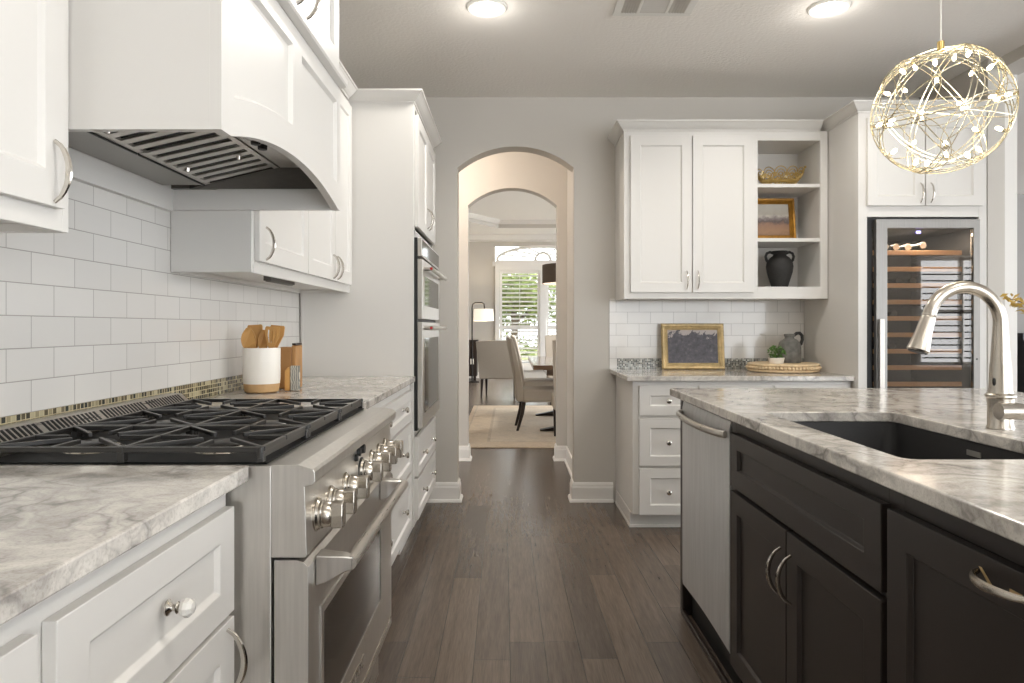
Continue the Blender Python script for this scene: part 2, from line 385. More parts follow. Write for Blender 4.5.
        if sm:
            me.polygons.foreach_set('use_smooth', [True]*len(me.polygons)); me.set_sharp_from_angle(angle=math.radians(38))
        me.materials.append(M[mat]); o = bpy.data.objects.new(name, me); COL.objects.link(o)
        if parent is not None: o.parent = parent
        else: o.location = off; o['_off'] = tuple(off)
        if bevel:
            m = o.modifiers.new('bevel', 'BEVEL'); m.width = bevel; m.segments = seg; m.limit_method = 'ANGLE'; m.angle_limit = math.radians(50)
        if label: o['label'] = label
        return o

def thing(name, label, cat, loc=(0, 0, 0), group=None):
    o = bpy.data.objects.new(name, None); COL.objects.link(o); o.location = loc; o['_off'] = tuple(loc)
    o.empty_display_size = .1; o['label'] = label; o['category'] = cat
    if group: o['group'] = group
    return o
def tag(o, label, cat, group=None, kind=None):
    o['label'] = label; o['category'] = cat
    if group: o['group'] = group
    if kind: o['kind'] = kind
    return o
def struct(o, label=None, cat=None):
    o['kind'] = 'structure'
    if label: o['label'] = label
    if cat: o['category'] = cat
    return o
def copy_tree(o, parent=None):
    c = o.copy(); COL.objects.link(c)
    if parent is not None: c.parent = parent
    for ch in list(o.children): copy_tree(ch, c)
    return c
def arc(cx, cz, r, a0, a1, n): return [(cx+r*math.cos(a0+(a1-a0)*i/n), cz+r*math.sin(a0+(a1-a0)*i/n)) for i in range(n+1)]

def TL(X0): return lambda u, n, z: (X0+n, u, z)        # left run: u runs along Y, n sticks out to +X
def TB(Y0): return lambda u, n, z: (u, Y0-n, z)        # back run: u runs along X, n sticks out to -Y
def TI(X0): return lambda u, n, z: (X0-n, u, z)        # island: u runs along Y, n sticks out to -X

def pull(T, parent, u, z, L=.115, proj=.03, r=.0048, horiz=False, mat='chrome', flat=.75, bow=.0, name='handle', label=None):
    mb = MB(T); n = 12; path = []; R = []
    for i in range(n+1):
        t = i/n; s_ = math.sin(PI*t); a = (t-.5)*L
        nn = .001+proj*(s_**.62); b_ = bow*s_
        path.append((u+a, nn, z+b_) if horiz else (u+b_, nn, z+a)); R.append(r*(.75+.55*s_))
    mb.tube(path, R, 8, flat=flat); return mb.build(name, mat, parent, smooth=True, label=label)
def knob(T, parent, u, z, R=.0155, crystal=False):
    mb = MB(T)
    mb.lathe([(R*.95, 0), (R*.95, .002), (R*.55, .005), (R*.38, .008), (R*.4, .012), (R*.72, .015), (R*.5, .018)] if crystal else
             [(R*.7, 0), (R*.45, .004), (R*.38, .012), (R*.8, .017), (R, .021), (R*.96, .026), (R*.6, .029), (.0005, .030)], (u, 0, z), (0, 1, 0), 14)
    kb = mb.build('knob', 'chrome', parent, smooth=True)
    if crystal:
        m2 = MB(T); m2.lathe([(.005, .0182), (R*.85, .021), (R*1.12, .027), (R*1.08, .033), (R*.7, .038), (.0005, .0395)], (u, 0, z), (0, 1, 0), 9)
        m2.build('crystal_ball', 'glassknob', kb, label='clear crystal ball on chrome knob')
    return kb

CROWN = [(0, 2.32), (.006, 2.32), (.006, 2.328), (.014, 2.333), (.024, 2.342), (.044, 2.366), (.05, 2.369), (.05, 2.378), (0, 2.378)]
def crown(mb, path, dz=0.0): return mb.sweep(path, [(o, z+dz) for o, z in CROWN])

# ------------------------------------------------------------------ the room
XW, YB, CZ = -1.09, 4.62, 2.71
mb = MB(); mb.box(-3.3, 10, -3, 16.0, -.08, 0); struct(mb.build('floor', 'floor', loc=(0, 0, 0)))
mb = MB(); mb.box(-2.0, 10, -3, 6.18, CZ, CZ+.1); struct(mb.build('ceiling', 'ceiling', loc=(0, 0, CZ)))
mb = MB(); mb.box(3.21, 10, 6.181, 8.1, CZ, CZ+.1); struct(mb.build('ceiling', 'ceiling', loc=(6, 7, CZ)))
mb = MB(); mb.box(-1.22, XW, -3, YB-.001, 0, CZ-.001); struct(mb.build('wall_left', 'wall', loc=(XW, 0, 0)))

AX0, AX1, SPR, APX = -.353, .428, 2.235, 2.379
def arch_wall(name, x0, x1, y0, y1, ztop, ax0, ax1, spring, apex):
    mb = MB(); hw = (ax1-ax0)/2; rise = apex-spring; R = (hw*hw+rise*rise)/(2*rise); cx = (ax0+ax1)/2; cz = apex-R
    a = math.asin(hw/R); N = 28
    pts = [(cx+R*math.sin(-a+2*a*i/N), cz+R*math.cos(-a+2*a*i/N)) for i in range(N+1)]
    poly = [(x0, 0), (ax0, 0)]+pts+[(ax1, 0), (x1, 0), (x1, ztop), (x0, ztop)]
    V = []
    # front and back as strips so that the arch stays exact
    cols = [(x0, 0, 0), (ax0, 0, 0)]
    def strip(xa, za, xb, zb):
        for y in (y0, y1):
            mb.add([(xa, y, za), (xb, y, zb), (xb, y, ztop), (xa, y, ztop)], [(0, 1, 2, 3)])
    strip(x0, 0, ax0, 0); strip(ax1, 0, x1, 0)
    for (p, q) in zip(pts[:-1], pts[1:]):
        strip(p[0], p[1], q[0], q[1])
    edge = poly
    for i in range(len(edge)):
        (xa, za), (xb, zb) = edge[i], edge[(i+1) % len(edge)]
        if (za == ztop and zb == ztop):
            continue
        mb.add([(xa, y0, za), (xb, y0, zb), (xb, y1, zb), (xa, y1, za)], [(0, 1, 2, 3)])
    return struct(mb.build(name, 'wall', loc=(0, y0, 0)))
arch_wall('wall_back', -1.22, 2.74, YB, YB+.14, CZ-.001, AX0, AX1, SPR, APX)
arch_wall('wall_hall', -3.2, 3.2, 6.04, 6.18, 3.28, -.368, .411, 2.233, 2.388)
mb = MB(); mb.box(.5, .6, YB+.142, 6.039, 0, CZ-.001); struct(mb.build('wall_hall_right', 'wall', loc=(.5, YB, 0)))
mb = MB(); mb.box(-1.9, -1.8, YB+.142, 6.039, 0, CZ-.001); struct(mb.build('wall_hall_left', 'wall', loc=(-1.8, YB, 0)))

BASE = [(0, 0), (.03, 0), (.03, .006), (.024, .018), (.016, .02), (.016, .095), (.012, .108), (.012, .118), (.006, .13), (0, .132)]
for nm, path in (('baseboard_back_left', [(-.62, YB), (AX0, YB), (AX0, YB+.14)]),
                 ('baseboard_back_right', [(AX1, YB+.14), (AX1, YB), (.69, YB)]),
                 ('baseboard_hall_left', [(-1.78, 6.04), (-.368, 6.04), (-.368, 6.18)]),
                 ('baseboard_hall_right', [(.411, 6.18), (.411, 6.04), (.499, 6.04)]),
                 ('baseboard_hall_side', [(.5, 6.0), (.5, YB+.15)])):
    mb = MB(); mb.sweep(path if nm != 'baseboard_hall_side' else path[::-1] and [(.5, 6.005), (.5, YB+.15)], BASE)
    if nm == 'baseboard_hall_side':
        mb = MB(); mb.box(.472, .5, YB+.15, 6.005, 0, .02); mb.box(.485, .5, YB+.15, 6.005, .02, .132)
    struct(mb.build(nm, 'trim', bevel=.0015))

# backsplash tile and mosaic strips (part of the setting)
mb = MB(); mb.box(XW, XW+.008, .1, 3.5435, .9776, 1.60); struct(mb.build('trim_1', 'tileL', loc=(0, 0, 0)), 'white subway tile backsplash on the left wall', 'backsplash')
mb = MB(); mb.box(XW, XW+.009, .1, 3.5435, .918, .9774); struct(mb.build('trim_2', 'mosL', loc=(0, 0, 0)), 'olive glass mosaic strip behind the range', 'mosaic strip')
mb = MB(); mb.box(.665, 1.966, YB-.008, YB, .959, 1.36); mb.box(.665, .715, YB-.0085, YB, .8905, .959)
struct(mb.build('trim_3', 'tileB', loc=(0, 0, 0)), 'white subway tile backsplash on the back wall', 'backsplash')
mb = MB(); mb.box(.7155, 1.966, YB-.009, YB, .8905, .9588); struct(mb.build('trim_4', 'mosB', loc=(0, 0, 0)), 'grey glass mosaic strip on the back wall', 'mosaic strip')

# right-hand side: wall return, column and beam towards the living room
mb = MB(); mb.box(2.742, 2.84, 3.96, YB+.14, 0, CZ-.001); struct(mb.build('wall_right', 'wall', loc=(2.74, 4, 0)))
mb = MB(); mb.box(2.842, 2.955, 4.02, 4.16, 0, 2.64); struct(mb.build('wall_column', 'trim', loc=(2.84, 4, 0)), 'pale square column beside the wine fridge cabinet', 'column')
mb = MB(); mb.box(2.80, 2.97, -3, 4.17, 2.642, CZ-.001); struct(mb.build('trim_5', 'wall', loc=(2.84, 0, 2.6)), 'dropped ceiling beam at the living room', 'beam')
mb = MB(); mb.box(2.97, 10, 8.0, 8.1, 0, CZ); struct(mb.build('wall_living', 'wall_dimmed', loc=(3, 8, 0)))
mb = MB(); mb.box(5.87, 8.0, 7.86, 7.998, .25, 1.02); mb.box(5.8, 8.1, 7.8, 7.998, 1.021, 1.1)
tag(mb.build('fireplace', 'fire'), 'black fireplace at the right edge behind the faucet', 'fireplace')

# unseen rear wall with a wide opening sized for the light it admits, and one blinded window (seen mirrored in the wine fridge)
mb = MB(); mb.box(-1.22, 1.3, -3.1, -3, 0, CZ); mb.box(5.4, 6.35, -3.1, -3, 0, CZ); mb.box(7.75, 10, -3.1, -3, 0, CZ)
mb.box(6.35, 7.75, -3.1, -3, 0, .55); mb.box(6.35, 7.75, -3.1, -3, 2.28, CZ); mb.box(1.3, 5.4, -3.1, -3, 2.62, CZ)
struct(mb.build('wall_rear', 'wall', loc=(0, -3, 0)))
mb = MB(); mb.box(6.36, 6.42, -3.05, -3, .56, 2.27); mb.box(7.68, 7.74, -3.05, -3, .56, 2.27); mb.box(7.02, 7.08, -3.05, -3, .56, 2.27)
mb.box(6.42, 7.68, -3.05, -3, .56, .62); mb.box(6.42, 7.68, -3.05, -3, 2.21, 2.27); mb.box(6.42, 7.68, -3.05, -3, 1.38, 1.44)
wn = struct(mb.build('window_2', 'trim', loc=(7.05, -3, .55)))
mb = MB()
for i in range(15):
    z = .68+i*.1; mb.box(6.43, 7.01, -2.99, -2.96, z, z+.02); mb.box(7.09, 7.67, -2.99, -2.96, z, z+.02)
mb.build('blind_slats', 'blind', wn)

# ------------------------------------------------------------------ left run
LF = TL(-.515)          # face-frame plane of the base cabinets
def base_box(mb, y0, y1, xb=-1.075, xf=-.515, toe=.14, top=.886):
    mb.box(xb, xf, y0, y1, toe, top); mb.box(xb, xf-.07, y0, y1, 0, toe)

c = thing('base_cabinet', 'white base cabinet in the left foreground with a crystal drawer knob', 'cabinet', (-.8, .75, 0), 'white base cabinets')
mb = MB(); base_box(mb, .2, 1.252); mb.build('body', 'white', c, bevel=.002)
for (a, b_) in ((.757, 1.245), (.215, .727)):
    mb = MB(LF); mb.shaker(a, b_, .66, .847, .0005, .018, .06, .05, .05); d = mb.build('drawer', 'white', c, bevel=.0015)
    knob(TL(-.497), d, (a+b_)/2, .763, .0125, True)
    mb = MB(LF); mb.shaker(a, b_, .165, .65, .0005, .018, .06); d = mb.build('door', 'white', c, bevel=.0015)
    pull(TL(-.497), d, b_-.035, .582, .115, .03, .0048)
def slab(mb, x0, x1, y0, y1, z0, z1): mb.box(x0, x1, y0, y1, z0, z1)
mb = MB(); mb.box(-1.08, -.476, .15, 1.258, .8895, .918)
tag(mb.build('countertop', 'granite', bevel=.003, seg=2), 'grey veined granite countertop in the left foreground, nearer side of the range', 'countertop', 'granite countertops')

c = thing('base_cabinet', 'white drawer cabinet between the range and the oven tower', 'cabinet', (-.8, 2.86, 0), 'white base cabinets')
mb = MB(); base_box(mb, 2.178, 3.540); mb.build('body', 'white', c, bevel=.002)
for (a, b_) in ((2.20, 2.435), (2.455, 3.50)):
    for (z0, z1, zk) in ((.70, .85, .785), (.445, .685, .575), (.165, .43, .31)):
        mb = MB(LF); mb.shaker(a, b_, z0, z1, .0005, .018, .055, .045, .045); d = mb.build('drawer', 'white', c, bevel=.0015)
        for u in ((2.745, 3.20) if b_ > 3 else (2.32,)): knob(TL(-.497), d, u, zk, .0145)
mb = MB(); mb.box(-1.08, -.486, 2.169, 3.540, .8895, .918)
tag(mb.build('countertop', 'granite', bevel=.003, seg=2), 'grey veined granite countertop under the utensil crock, beyond the range', 'countertop', 'granite countertops')

# ---- oven tower
T0, T1 = 3.544, 4.44
c = thing('oven_cabinet', 'tall white cabinet tower holding the built-in double oven', 'cabinet', (-.79, 3.99, 0))
mb = MB()
mb.box(-1.0812, -.495, T0, T0+.02, .14, 2.33); mb.box(-1.0812, -.495, T1-.02, T1, .14, 2.33); mb.box(-1.0812, -1.06, T0, T1, .14, 2.33)
for z0, z1 in ((.14, .165), (.605, .63), (1.64, 1.675), (2.305, 2.33)): mb.box(-1.06, -.495, T0+.02, T1-.02, z0, z1)
mb.box(-1.0812, -.565, T0, T1, 0, .14)
mb.box(-.515, -.495, T0+.02, T0+.045, .165, 2.305); mb.box(-.515, -.495, T1-.045, T1-.02, .165, 2.305)
mb.build('body', 'white', c, bevel=.0015)
mb = MB(); crown(mb, [(-1.075, T0), (-.495, T0), (-.495, T1), (-1.075, T1)]); mb.build('crown', 'white', c)
OF = TL(-.495)
for (a, b_) in ((T0+.03, 3.988), (3.994, T1-.03)):
    mb = MB(OF); mb.shaker(a, b_, 1.69, 2.27, .0005, .02, .06); d = mb.build('door', 'white', c, bevel=.0015)
    pull(TL(-.475), d, (b_-.035 if b_ < 4 else a+.035), 1.79, .115, .03, .0045)
for (z0, z1, zk) in ((.395, .60, .49), (.17, .382, .285)):
    mb = MB(OF); mb.shaker(T0+.03, T1-.03, z0, z1, .0005, .02, .055, .045, .045); d = mb.build('drawer', 'white', c, bevel=.0015)
    for u in (3.77, 4.19): knob(TL(-.475), d, u, zk, .0145)
# double oven
o = thing('wall_oven', 'stainless double wall oven built into the tall white tower', 'oven', (-.6, 3.99, .64))
mb = MB(); mb.box(-1.0, -.494, T0+.047, T1-.047, .634, 1.636); mb.box(-.494, -.478, T0+.012, T1-.012, .634, 1.632); mb.build('body', 'rubber', o, bevel=.001)
W0, W1 = T0+.016, T1-.016
OV = TL(-.4775)
mb = MB(OV); mb.box(W0, W1, 0, .022, 1.535, 1.63); p = mb.build('control_panel', 'steel', o, bevel=.002)
mb = MB(OV); mb.box(W0+.02, W1-.02, .0222, .0235, 1.545, 1.622); mb.build('display', 'blackglass', p)
for (z0, z1, zh) in ((1.212, 1.522, 1.475), (.645, 1.195, 1.165)):
    mb = MB(OV); mb.box(W0, W1, 0, .026, z0, z1); d = mb.build('door', 'steel', o, bevel=.002)
    mb = MB(OV); mb.box(W0+.09, W1-.09, .0262, .0275, z0+.07, z1-.085); mb.build('window', 'blackglass', d)
    mb = MB(OV); mb.tube([(W0+.05, .066, zh), (W1-.05, .066, zh)], .0115, 12)
    for u in (W0+.075, W1-.075): mb.tube([(u, .026, zh), (u, .066, zh)], .0095, 10)
    h = mb.build('handle', 'steel_h', d, smooth=True)
    mb = MB(OV); mb.lathe([(.007, 0), (.007, .003), (.0005, .004)], (W0+.05, .066, zh), (-1, 0, 0), 14); mb.build('medallion', 'red', h, label='red medallion on the handle end')

# ---- wall cabinets
def wall_cab(name, label, y0, y1, doors, handles, crown_to, ends=(True, True)):
    c = thing(name, label, 'cabinet', (-.95, (y0+y1)/2, 1.345), 'white wall cabinets on the left wall')
    mb = MB(); X0, X1 = -1.0812, -.823
    mb.box(X0, X1, y0, y0+.018, 1.345, 2.319); mb.box(X0, X1, y1-.018, y1, 1.345, 2.319); mb.box(X0, X0+.012, y0+.018, y1-.018, 1.345, 2.319)
    mb.box(X0+.012, X1, y0+.018, y1-.018, 1.36, 1.375); mb.box(X0+.012, X1, y0+.018, y1-.018, 2.30, 2.319)
    mb.box(X1-.018, X1, y0+.018, y1-.018, 1.345, 1.36); mb.box(X1-.018, X1, y0+.018, y1-.018, 1.375, 2.31)
    mb.build('body', 'white', c, bevel=.0015)
    mb = MB(); crown(mb, crown_to); mb.build('crown', 'white', c)
    for (a, b_), hu in zip(doors, handles):
        mb = MB(TL(-.823)); mb.shaker(a, b_, 1.383, 2.29, .0005, .018, .055, .06, .062); d = mb.build('door', 'white', c, bevel=.0015)
        pull(TL(-.805), d, hu, 1.445, .108, .026, .0048)
    return c
wall_cab('wall_cabinet', 'white wall cabinet at the left edge, on the near side of the range hood', .25, 1.287, [(.27, .738), (.744, 1.250)], [.31, 1.218], [(-.82, .25), (-.82, 1.286)])
wall_cab('wall_cabinet', 'white wall cabinet above the utensil crock, between hood and oven tower', 2.197, 3.540, [(2.22, 2.755), (2.763, 3.175), (3.182, 3.515)], [2.275, 3.14, 3.215], [(-.82, 2.20), (-.82, 3.488)])
mb = MB(); mb.box(-.876, -.848, 2.45, 2.72, 1.335, 1.3595); mb.box(-.872, -.852, 2.46, 2.71, 1.332, 1.335)
tag(mb.build('cabinet_light', 'steel_dark', bevel=.002), 'slim grey light bar under the wall cabinet beyond the hood', 'light')

# ---- hood cabinet with arched front
H0, H1, HX = 1.291, 2.194, -.54
c = thing('hood_cabinet', 'large white arched wood hood cabinet over the range', 'hood', (-.8, 1.74, 1.54))
mb = MB()
mb.box(-1.08, HX-.0221, H0, H0+.018, 1.54, 2.62)          # near side
mb.box(-1.08, HX-.022, H1-.018, H1, 1.54, 2.62)          # far side
mb.box(-1.08, -1.062, H0+.018, H1-.018, 1.535, 2.62)
mb.box(-1.062, HX-.022, H0+.018, H1-.018, 2.60, 2.62)
mb.build('body', 'white', c)
def hood_front():
    mb = MB(TL(HX-.022)); N0, N1, REC, BD = 0, .022, .010, .008
    ya, yb, rise = 1.338, 2.165, .058
    def zarch(u):
        if u <= ya or u >= yb: return 1.54
        h = (yb-ya)/2; R = (h*h+rise*rise)/(2*rise); t = u-(ya+yb)/2
        return 1.54+rise-R+math.sqrt(R*R-t*t)
    top = 1.925
    panels = [(1.352, 1.718), (1.79, 2.155)]
    us = sorted(set([H0, H1, ya, yb]+[u for p in panels for u in (p[0], p[0]+BD, p[1]-BD, p[1])]+[ya+(yb-ya)*i/40 for i in range(41)]))
    def q(u0, u1, n00, n01, z00, z01, n10, n11, z10, z11):   # bottom edge (u0,z00)-(u1,z01) to top edge
        mb.add([(u0, n00, z00), (u1, n01, z01), (u1, n11, z11), (u0, n10, z10)], [(0, 1, 2, 3)])
    for u0, u1 in zip(us[:-1], us[1:]):
        if u1-u0 < 1e-6: continue
        z0, z1 = zarch(u0), zarch(u1); um = (u0+u1)/2
        pn = next((p for p in panels if p[0] < um < p[1]), None)
        q(u0, u1, N0, N0, z0, z1, N0, N0, top, top)
        q(u0, u1, N0, N0, z0, z1, N1, N1, z0, z1)
        q(u0, u1, N0, N0, top, top, N1, N1, top, top)
        if not pn: q(u0, u1, N1, N1, z0, z1, N1, N1, top, top); continue
        g = .078; pt = 1.875
        zb0, zb1 = zarch(max(u0, ya))+g-.004, zarch(min(u1, yb))+g-.004
        d0 = 0 if abs(u0-pn[0]) < 1e-5 or abs(u0-pn[1]) < 1e-5 else REC
        d1 = 0 if abs(u1-pn[0]) < 1e-5 or abs(u1-pn[1]) < 1e-5 else REC
        q(u0, u1, N1, N1, z0, z1, N1, N1, zb0, zb1)
        i0, i1 = (BD if d0 else 0), (BD if d1 else 0)
        q(u0, u1, N1, N1, zb0, zb1, N1-d0, N1-d1, zb0+i0, zb1+i1)
        q(u0, u1, N1-d0, N1-d1, zb0+i0, zb1+i1, N1-d0, N1-d1, pt-i0, pt-i1)
        q(u0, u1, N1-d0, N1-d1, pt-i0, pt-i1, N1, N1, pt, pt)
        q(u0, u1, N1, N1, pt, pt, N1, N1, top, top)
    for u in (H0, H1): mb.add([(u, N0, 1.54), (u, N1, 1.54), (u, N1, top), (u, N0, top)], [(0, 1, 2, 3)])
    return mb
hood_front().build('arched_front', 'white', c)
mb = MB(TL(HX-.022))
mb.prism([(0, 1.926), (.024, 1.926), (.042, 1.931), (.046, 1.937), (.046, 1.952), (.040, 1.958), (0, 1.958)], lambda p, q_, a: (a, p, q_), H0, H1)
mb.build('molding', 'white', c, bevel=.001)
mb = MB(TL(HX-.022)); mb.box(H0, H1, 0, .004, 1.9585, 2.62); mb.build('face_frame', 'white', c)
for (a, b_, hu) in ((H0+.02, 1.74, 1.712), (1.746, H1-.02, 1.795)):
    mb = MB(TL(HX-.018)); mb.shaker(a, b_, 1.972, 2.58, .0005, .02, .06); d = mb.build('door', 'white', c, bevel=.0015)
    pull(TL(HX+.002), d, hu, 2.032, .13, .04, .005)
mb = MB(); crown(mb, [(-1.07, H0), (HX-.02, H0), (HX-.02, H1), (-1.07, H1)], .28); mb.build('crown', 'white', c)

# ---- stainless insert inside the hood
h = thing('range_hood', 'stainless hood insert with baffle filters under the arched hood cabinet', 'range hood', (-.8, 1.74, 1.6))
A = (-.928, 1.602); B = (-.70, 1.655)     # baffle slope, back to front
I0, I1 = H0+.02, H1-.02
mb = MB()
mb.prism([(-1.058, 1.602), (A[0], 1.602), (B[0], 1.657), (B[0]+.012, 1.657), (-.566, 1.61), (-.566, 1.70), (-1.058, 1.70)][::-1], lambda p, q_, a: (p, a, q_), I1-.02, I1-.002)
mb.prism([(-1.058, 1.602), (A[0], 1.602), (B[0], 1.657), (B[0]+.012, 1.657), (-.566, 1.61), (-.566, 1.70), (-1.058, 1.70)][::-1], lambda p, q_, a: (p, a, q_), I0+.002, I0+.03)
mb.box(-1.058, A[0]-.002, I0+.03, I1-.075, 1.602, 1.63)
mb.box(-1.0, -.60, I0+.03, I1-.075, 1.70, 1.74)
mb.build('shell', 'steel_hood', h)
mb = MB()   # sloped far end between the filters and the far board
e0, e1 = I1-.074, I1-.021
mb.add([(A[0], e0, 1.604), (B[0], e0, 1.657), (-.60, e0, 1.66), (-1.0, e1, 1.601), (-.60, e1, 1.601), (A[0], e0, 1.70), (-.60, e0, 1.70), (-1.0, e1, 1.70), (-.60, e1, 1.70)],
       [(0, 1, 2, 4, 3), (5, 7, 8, 6), (0, 5, 6, 2, 1), (3, 4, 8, 7), (0, 3, 7, 5), (2, 6, 8, 4)])
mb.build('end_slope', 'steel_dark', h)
mb = MB(); mb.prism([(B[0]+.002, 1.655), (B[0]+.075, 1.655), (-.57, 1.64), (-.57, 1.69), (B[0]+.002, 1.70)], lambda p, q_, a: (p, a, q_), I0+.031, I1-.076)
cp = mb.build('control_strip', 'steel', h)
for i, y in enumerate((1.64, 1.69, 1.74, 1.79, 1.84)):
    mb = MB(); mb.lathe([(.013, 0), (.012, .012), (.0005, .013)], (-.66, y, 1.655), (0, 0, -1), 12); mb.build('knob', 'rubber' if i != 2 else 'chrome', cp, smooth=True)
def slope(x): return A[1]+(B[1]-A[1])*(x-A[0])/(B[0]-A[0])
mid = (I0+.03+I1-.075)/2
for (y0, y1) in ((I0+.032, mid-.003), (mid+.003, I1-.077)):
    mb = MB(); n = 7; p_ = (y1-y0)/n
    for i in range(n):
        a = y0+p_*i+p_*.12; b_ = a+p_*.5
        mb.prism([(a, 0), (b_, 0), (b_, .006), (a, .006)], lambda p, q_, t: (A[0]+.016+(B[0]-A[0]-.034)*t, p, slope(A[0]+.016+(B[0]-A[0]-.034)*t)+q_), 0, 1)
    for xx in (A[0]+.002, B[0]-.018):
        mb.prism([(xx, 0), (xx+.014, 0), (xx+.014, .008), (xx, .008)], lambda p, q_, t: (p, t, slope(p)+q_), y0, y1)
    f = mb.build('baffle_filter', 'steel', h)
    mb = MB(); mb.prism([(A[0]+.003, .014), (B[0]-.004, .014), (B[0]-.004, .02), (A[0]+.003, .02)], lambda p, q_, t: (p, t, slope(p)+q_), y0, y1); mb.build('grease_tray', 'rubber', f, label='dark tray behind the baffle slats')
    for yy in ((y0+y1)/2,):
        for xx in (A[0]+.035, B[0]-.05):
            mb = MB(); mb.lathe([(.008, 0), (.006, .010), (.0005, .012)], (xx, yy, slope(xx)-.0005), (0, 0, -1), 10); mb.build('latch', 'chrome', f, smooth=True)
    mb = MB(); mb.prism([(A[0]-.001, -.004), (A[0]+.0015, -.004), (A[0]+.0015, .012), (A[0]-.001, .012)], lambda p, q_, t: (p, t, slope(p)+q_), y0, y1); mb.build('edge_strip', 'rubber', f)

# ------------------------------------------------------------------ range
R0, R1 = 1.263, 2.163
r = thing('range', 'large stainless gas range with black grates and seven knobs', 'range', (-.75, 1.71, 0))
mb = MB(); mb.box(-1.06, -.4385, R0+.003, R1-.003, .12, .9145); mb.build('body', 'steel', r, bevel=.002)
prof = [(-.4375, .9176), (-.388, .9176), (-.3605, .9095), (-.3574, .904), (-.3574, .886), (-.361, .881), (-.376, .8775), (-.372, .751), (-.376, .7475), (-.4375, .7475)]
mb = MB(); mb.prism(prof, lambda p, q_, a: (p, a, q_), R0, R1); cp = mb.build('control_panel', 'steel', r, bevel=.0012)
KX = -.3735
for i, y in enumerate((1.335, 1.435, 1.565, 1.735, 1.855, 1.955, 2.05)):
    big = i == 3; z = .808
    mb = MB(TL(KX)); mb.lathe([(.031, 0), (.031, .004), (.027, .008), (.027, .012), (.0245, .014), (.0235, .028), (.021, .031), (.0005, .032)], (y, 0, z), (0, 1, 0), 22)
    k_ = mb.build('knob', 'nickel', cp, smooth=True)
    mb = MB(TL(KX)); mb.prism([(-.024, -.0135), (.0, -.016), (.024, -.0135), (.0255, 0), (.024, .0135), (0, .016), (-.024, .0135), (-.0255, 0)], lambda p, q_, a: (y+q_, a, z+p), .0295, .053); mb.build('grip', 'nickel', k_, bevel=.002)
    mb = MB(TL(KX)); mb.lathe([(.0345 if big else .0325, 0), (.0345 if big else .0325, .0025), (.026, .0028)], (y, -.0012, z), (0, 1, 0), 22); mb.build('bezel', 'rubber' if big else 'nickel', k_, smooth=True, label='black ring round the middle knob' if big else None)
mb = MB(TL(KX))
mb.lathe([(.012, 0), (.010, .009), (.0005, .010)], (1.70, -.003, .862), (0, 1, 0), 12); mb.lathe([(.013, 0), (.011, .012), (.0005, .013)], (1.735, -.003, .864), (0, 1, 0), 12); mb.lathe([(.009, 0), (.008, .008), (.0005, .009)], (1.672, -.003, .853), (0, 1, 0), 12)
mb.build('igniter_switch', 'rubber', cp, smooth=True)
# oven door
D0, D1 = R0+.006, R1-.004
mb = MB(); mb.prism([(-.434, .235), (-.434, .741), (-.392, .741), (-.380, .737), (-.371, .728), (-.371, .245), (-.378, .235)], lambda p, q_, a: (p, a, q_), D0, D1); d = mb.build('oven_door', 'steel', r, bevel=.001)
mb = MB(TL(-.371))
fr = [(1.345, .375), (1.985, .375), (1.985, .625), (1.345, .625)]; fi = [(1.362, .392), (1.968, .392), (1.968, .608), (1.362, .608)]
P = [(u, .0002, z) for u, z in fr]+[(u, .004, z) for u, z in fr]+[(u, .004, z) for u, z in fi]+[(u, .0002, z) for u, z in fi]; F = []
for i in range(4):
    j = (i+1) % 4; F += [(i, j, 4+j, 4+i), (4+i, 4+j, 8+j, 8+i), (8+i, 8+j, 12+j, 12+i)]
mb.add(P, F); mb.build('window_trim', 'steel', d)
mb = MB(TL(-.371)); mb.box(1.362, 1.968, .0004, .0014, .392, .608); mb.build('window', 'blackglass', d)
mb = MB(TL(-.371)); mb.box(1.275, 2.14, .0002, .0022, .2705, .2745); mb.build('trim_line', 'chrome', d)
mb = MB(TL(-.371))
mb.box(1.60, 1.745, .0002, .0018, .341, .345)
for i, (a, hgt) in enumerate(((1.60, .022), (1.622, .016), (1.640, .022), (1.662, .014), (1.682, .018), (1.704, .014), (1.726, .02))):
    mb.box(a, a+.006, .0002, .0018, .328-hgt/2, .328+hgt/2); mb.box(a, a+.013, .0002, .0018, .328+(hgt/2 if i % 2 else -hgt/2)-.002, .328+(hgt/2 if i % 2 else -hgt/2)+.002)
mb.build('badge', 'chrome', d)
mb = MB(); mb.tube([(-.308, 1.325, .716), (-.308, 1.995, .716)], .0135, 16); hd = mb.build('handle', 'steel_h', d, smooth=True)
for y, s_ in ((1.335, 1), (1.985, -1)):
    mb = MB()
    ring = []
    for (x, ya, yb, z0, z1) in ((-.3708, y-.022, y+.022, .676, .735), (-.350, y-.020, y+.020, .682, .733), (-.318, y-.014, y+.014, .699, .731), (-.302, y-.011, y+.011, .704, .728)):
        ring.append([(x, ya, z0), (x, yb, z0), (x, yb, z1), (x, ya, z1)])
    pts = [p for q_ in ring for p in q_]; F = [(0, 1, 2, 3), (12, 13, 14, 15)]
    for i in range(3):
        for j in range(4): F.append((4*i+j, 4*i+(j+1) % 4, 4*i+4+(j+1) % 4, 4*i+4+j))
    mb.add(pts, F); mb.build('bracket', 'steel', hd, bevel=.003)
mb = MB(); mb.box(-1.0, -.41, R0+.01, R1-.01, .085, .225); mb.build('kick_panel', 'steel_h', r, bevel=.002)
for x in (-.98, -.46):
    for y in (R0+.06, R1-.06):
        mb = MB(); mb.lathe([(.022, 0), (.022, .01), (.014, .015), (.014, .0845)], (x, y, 0), (0, 0, 1), 12); mb.build('leg', 'steel', r)
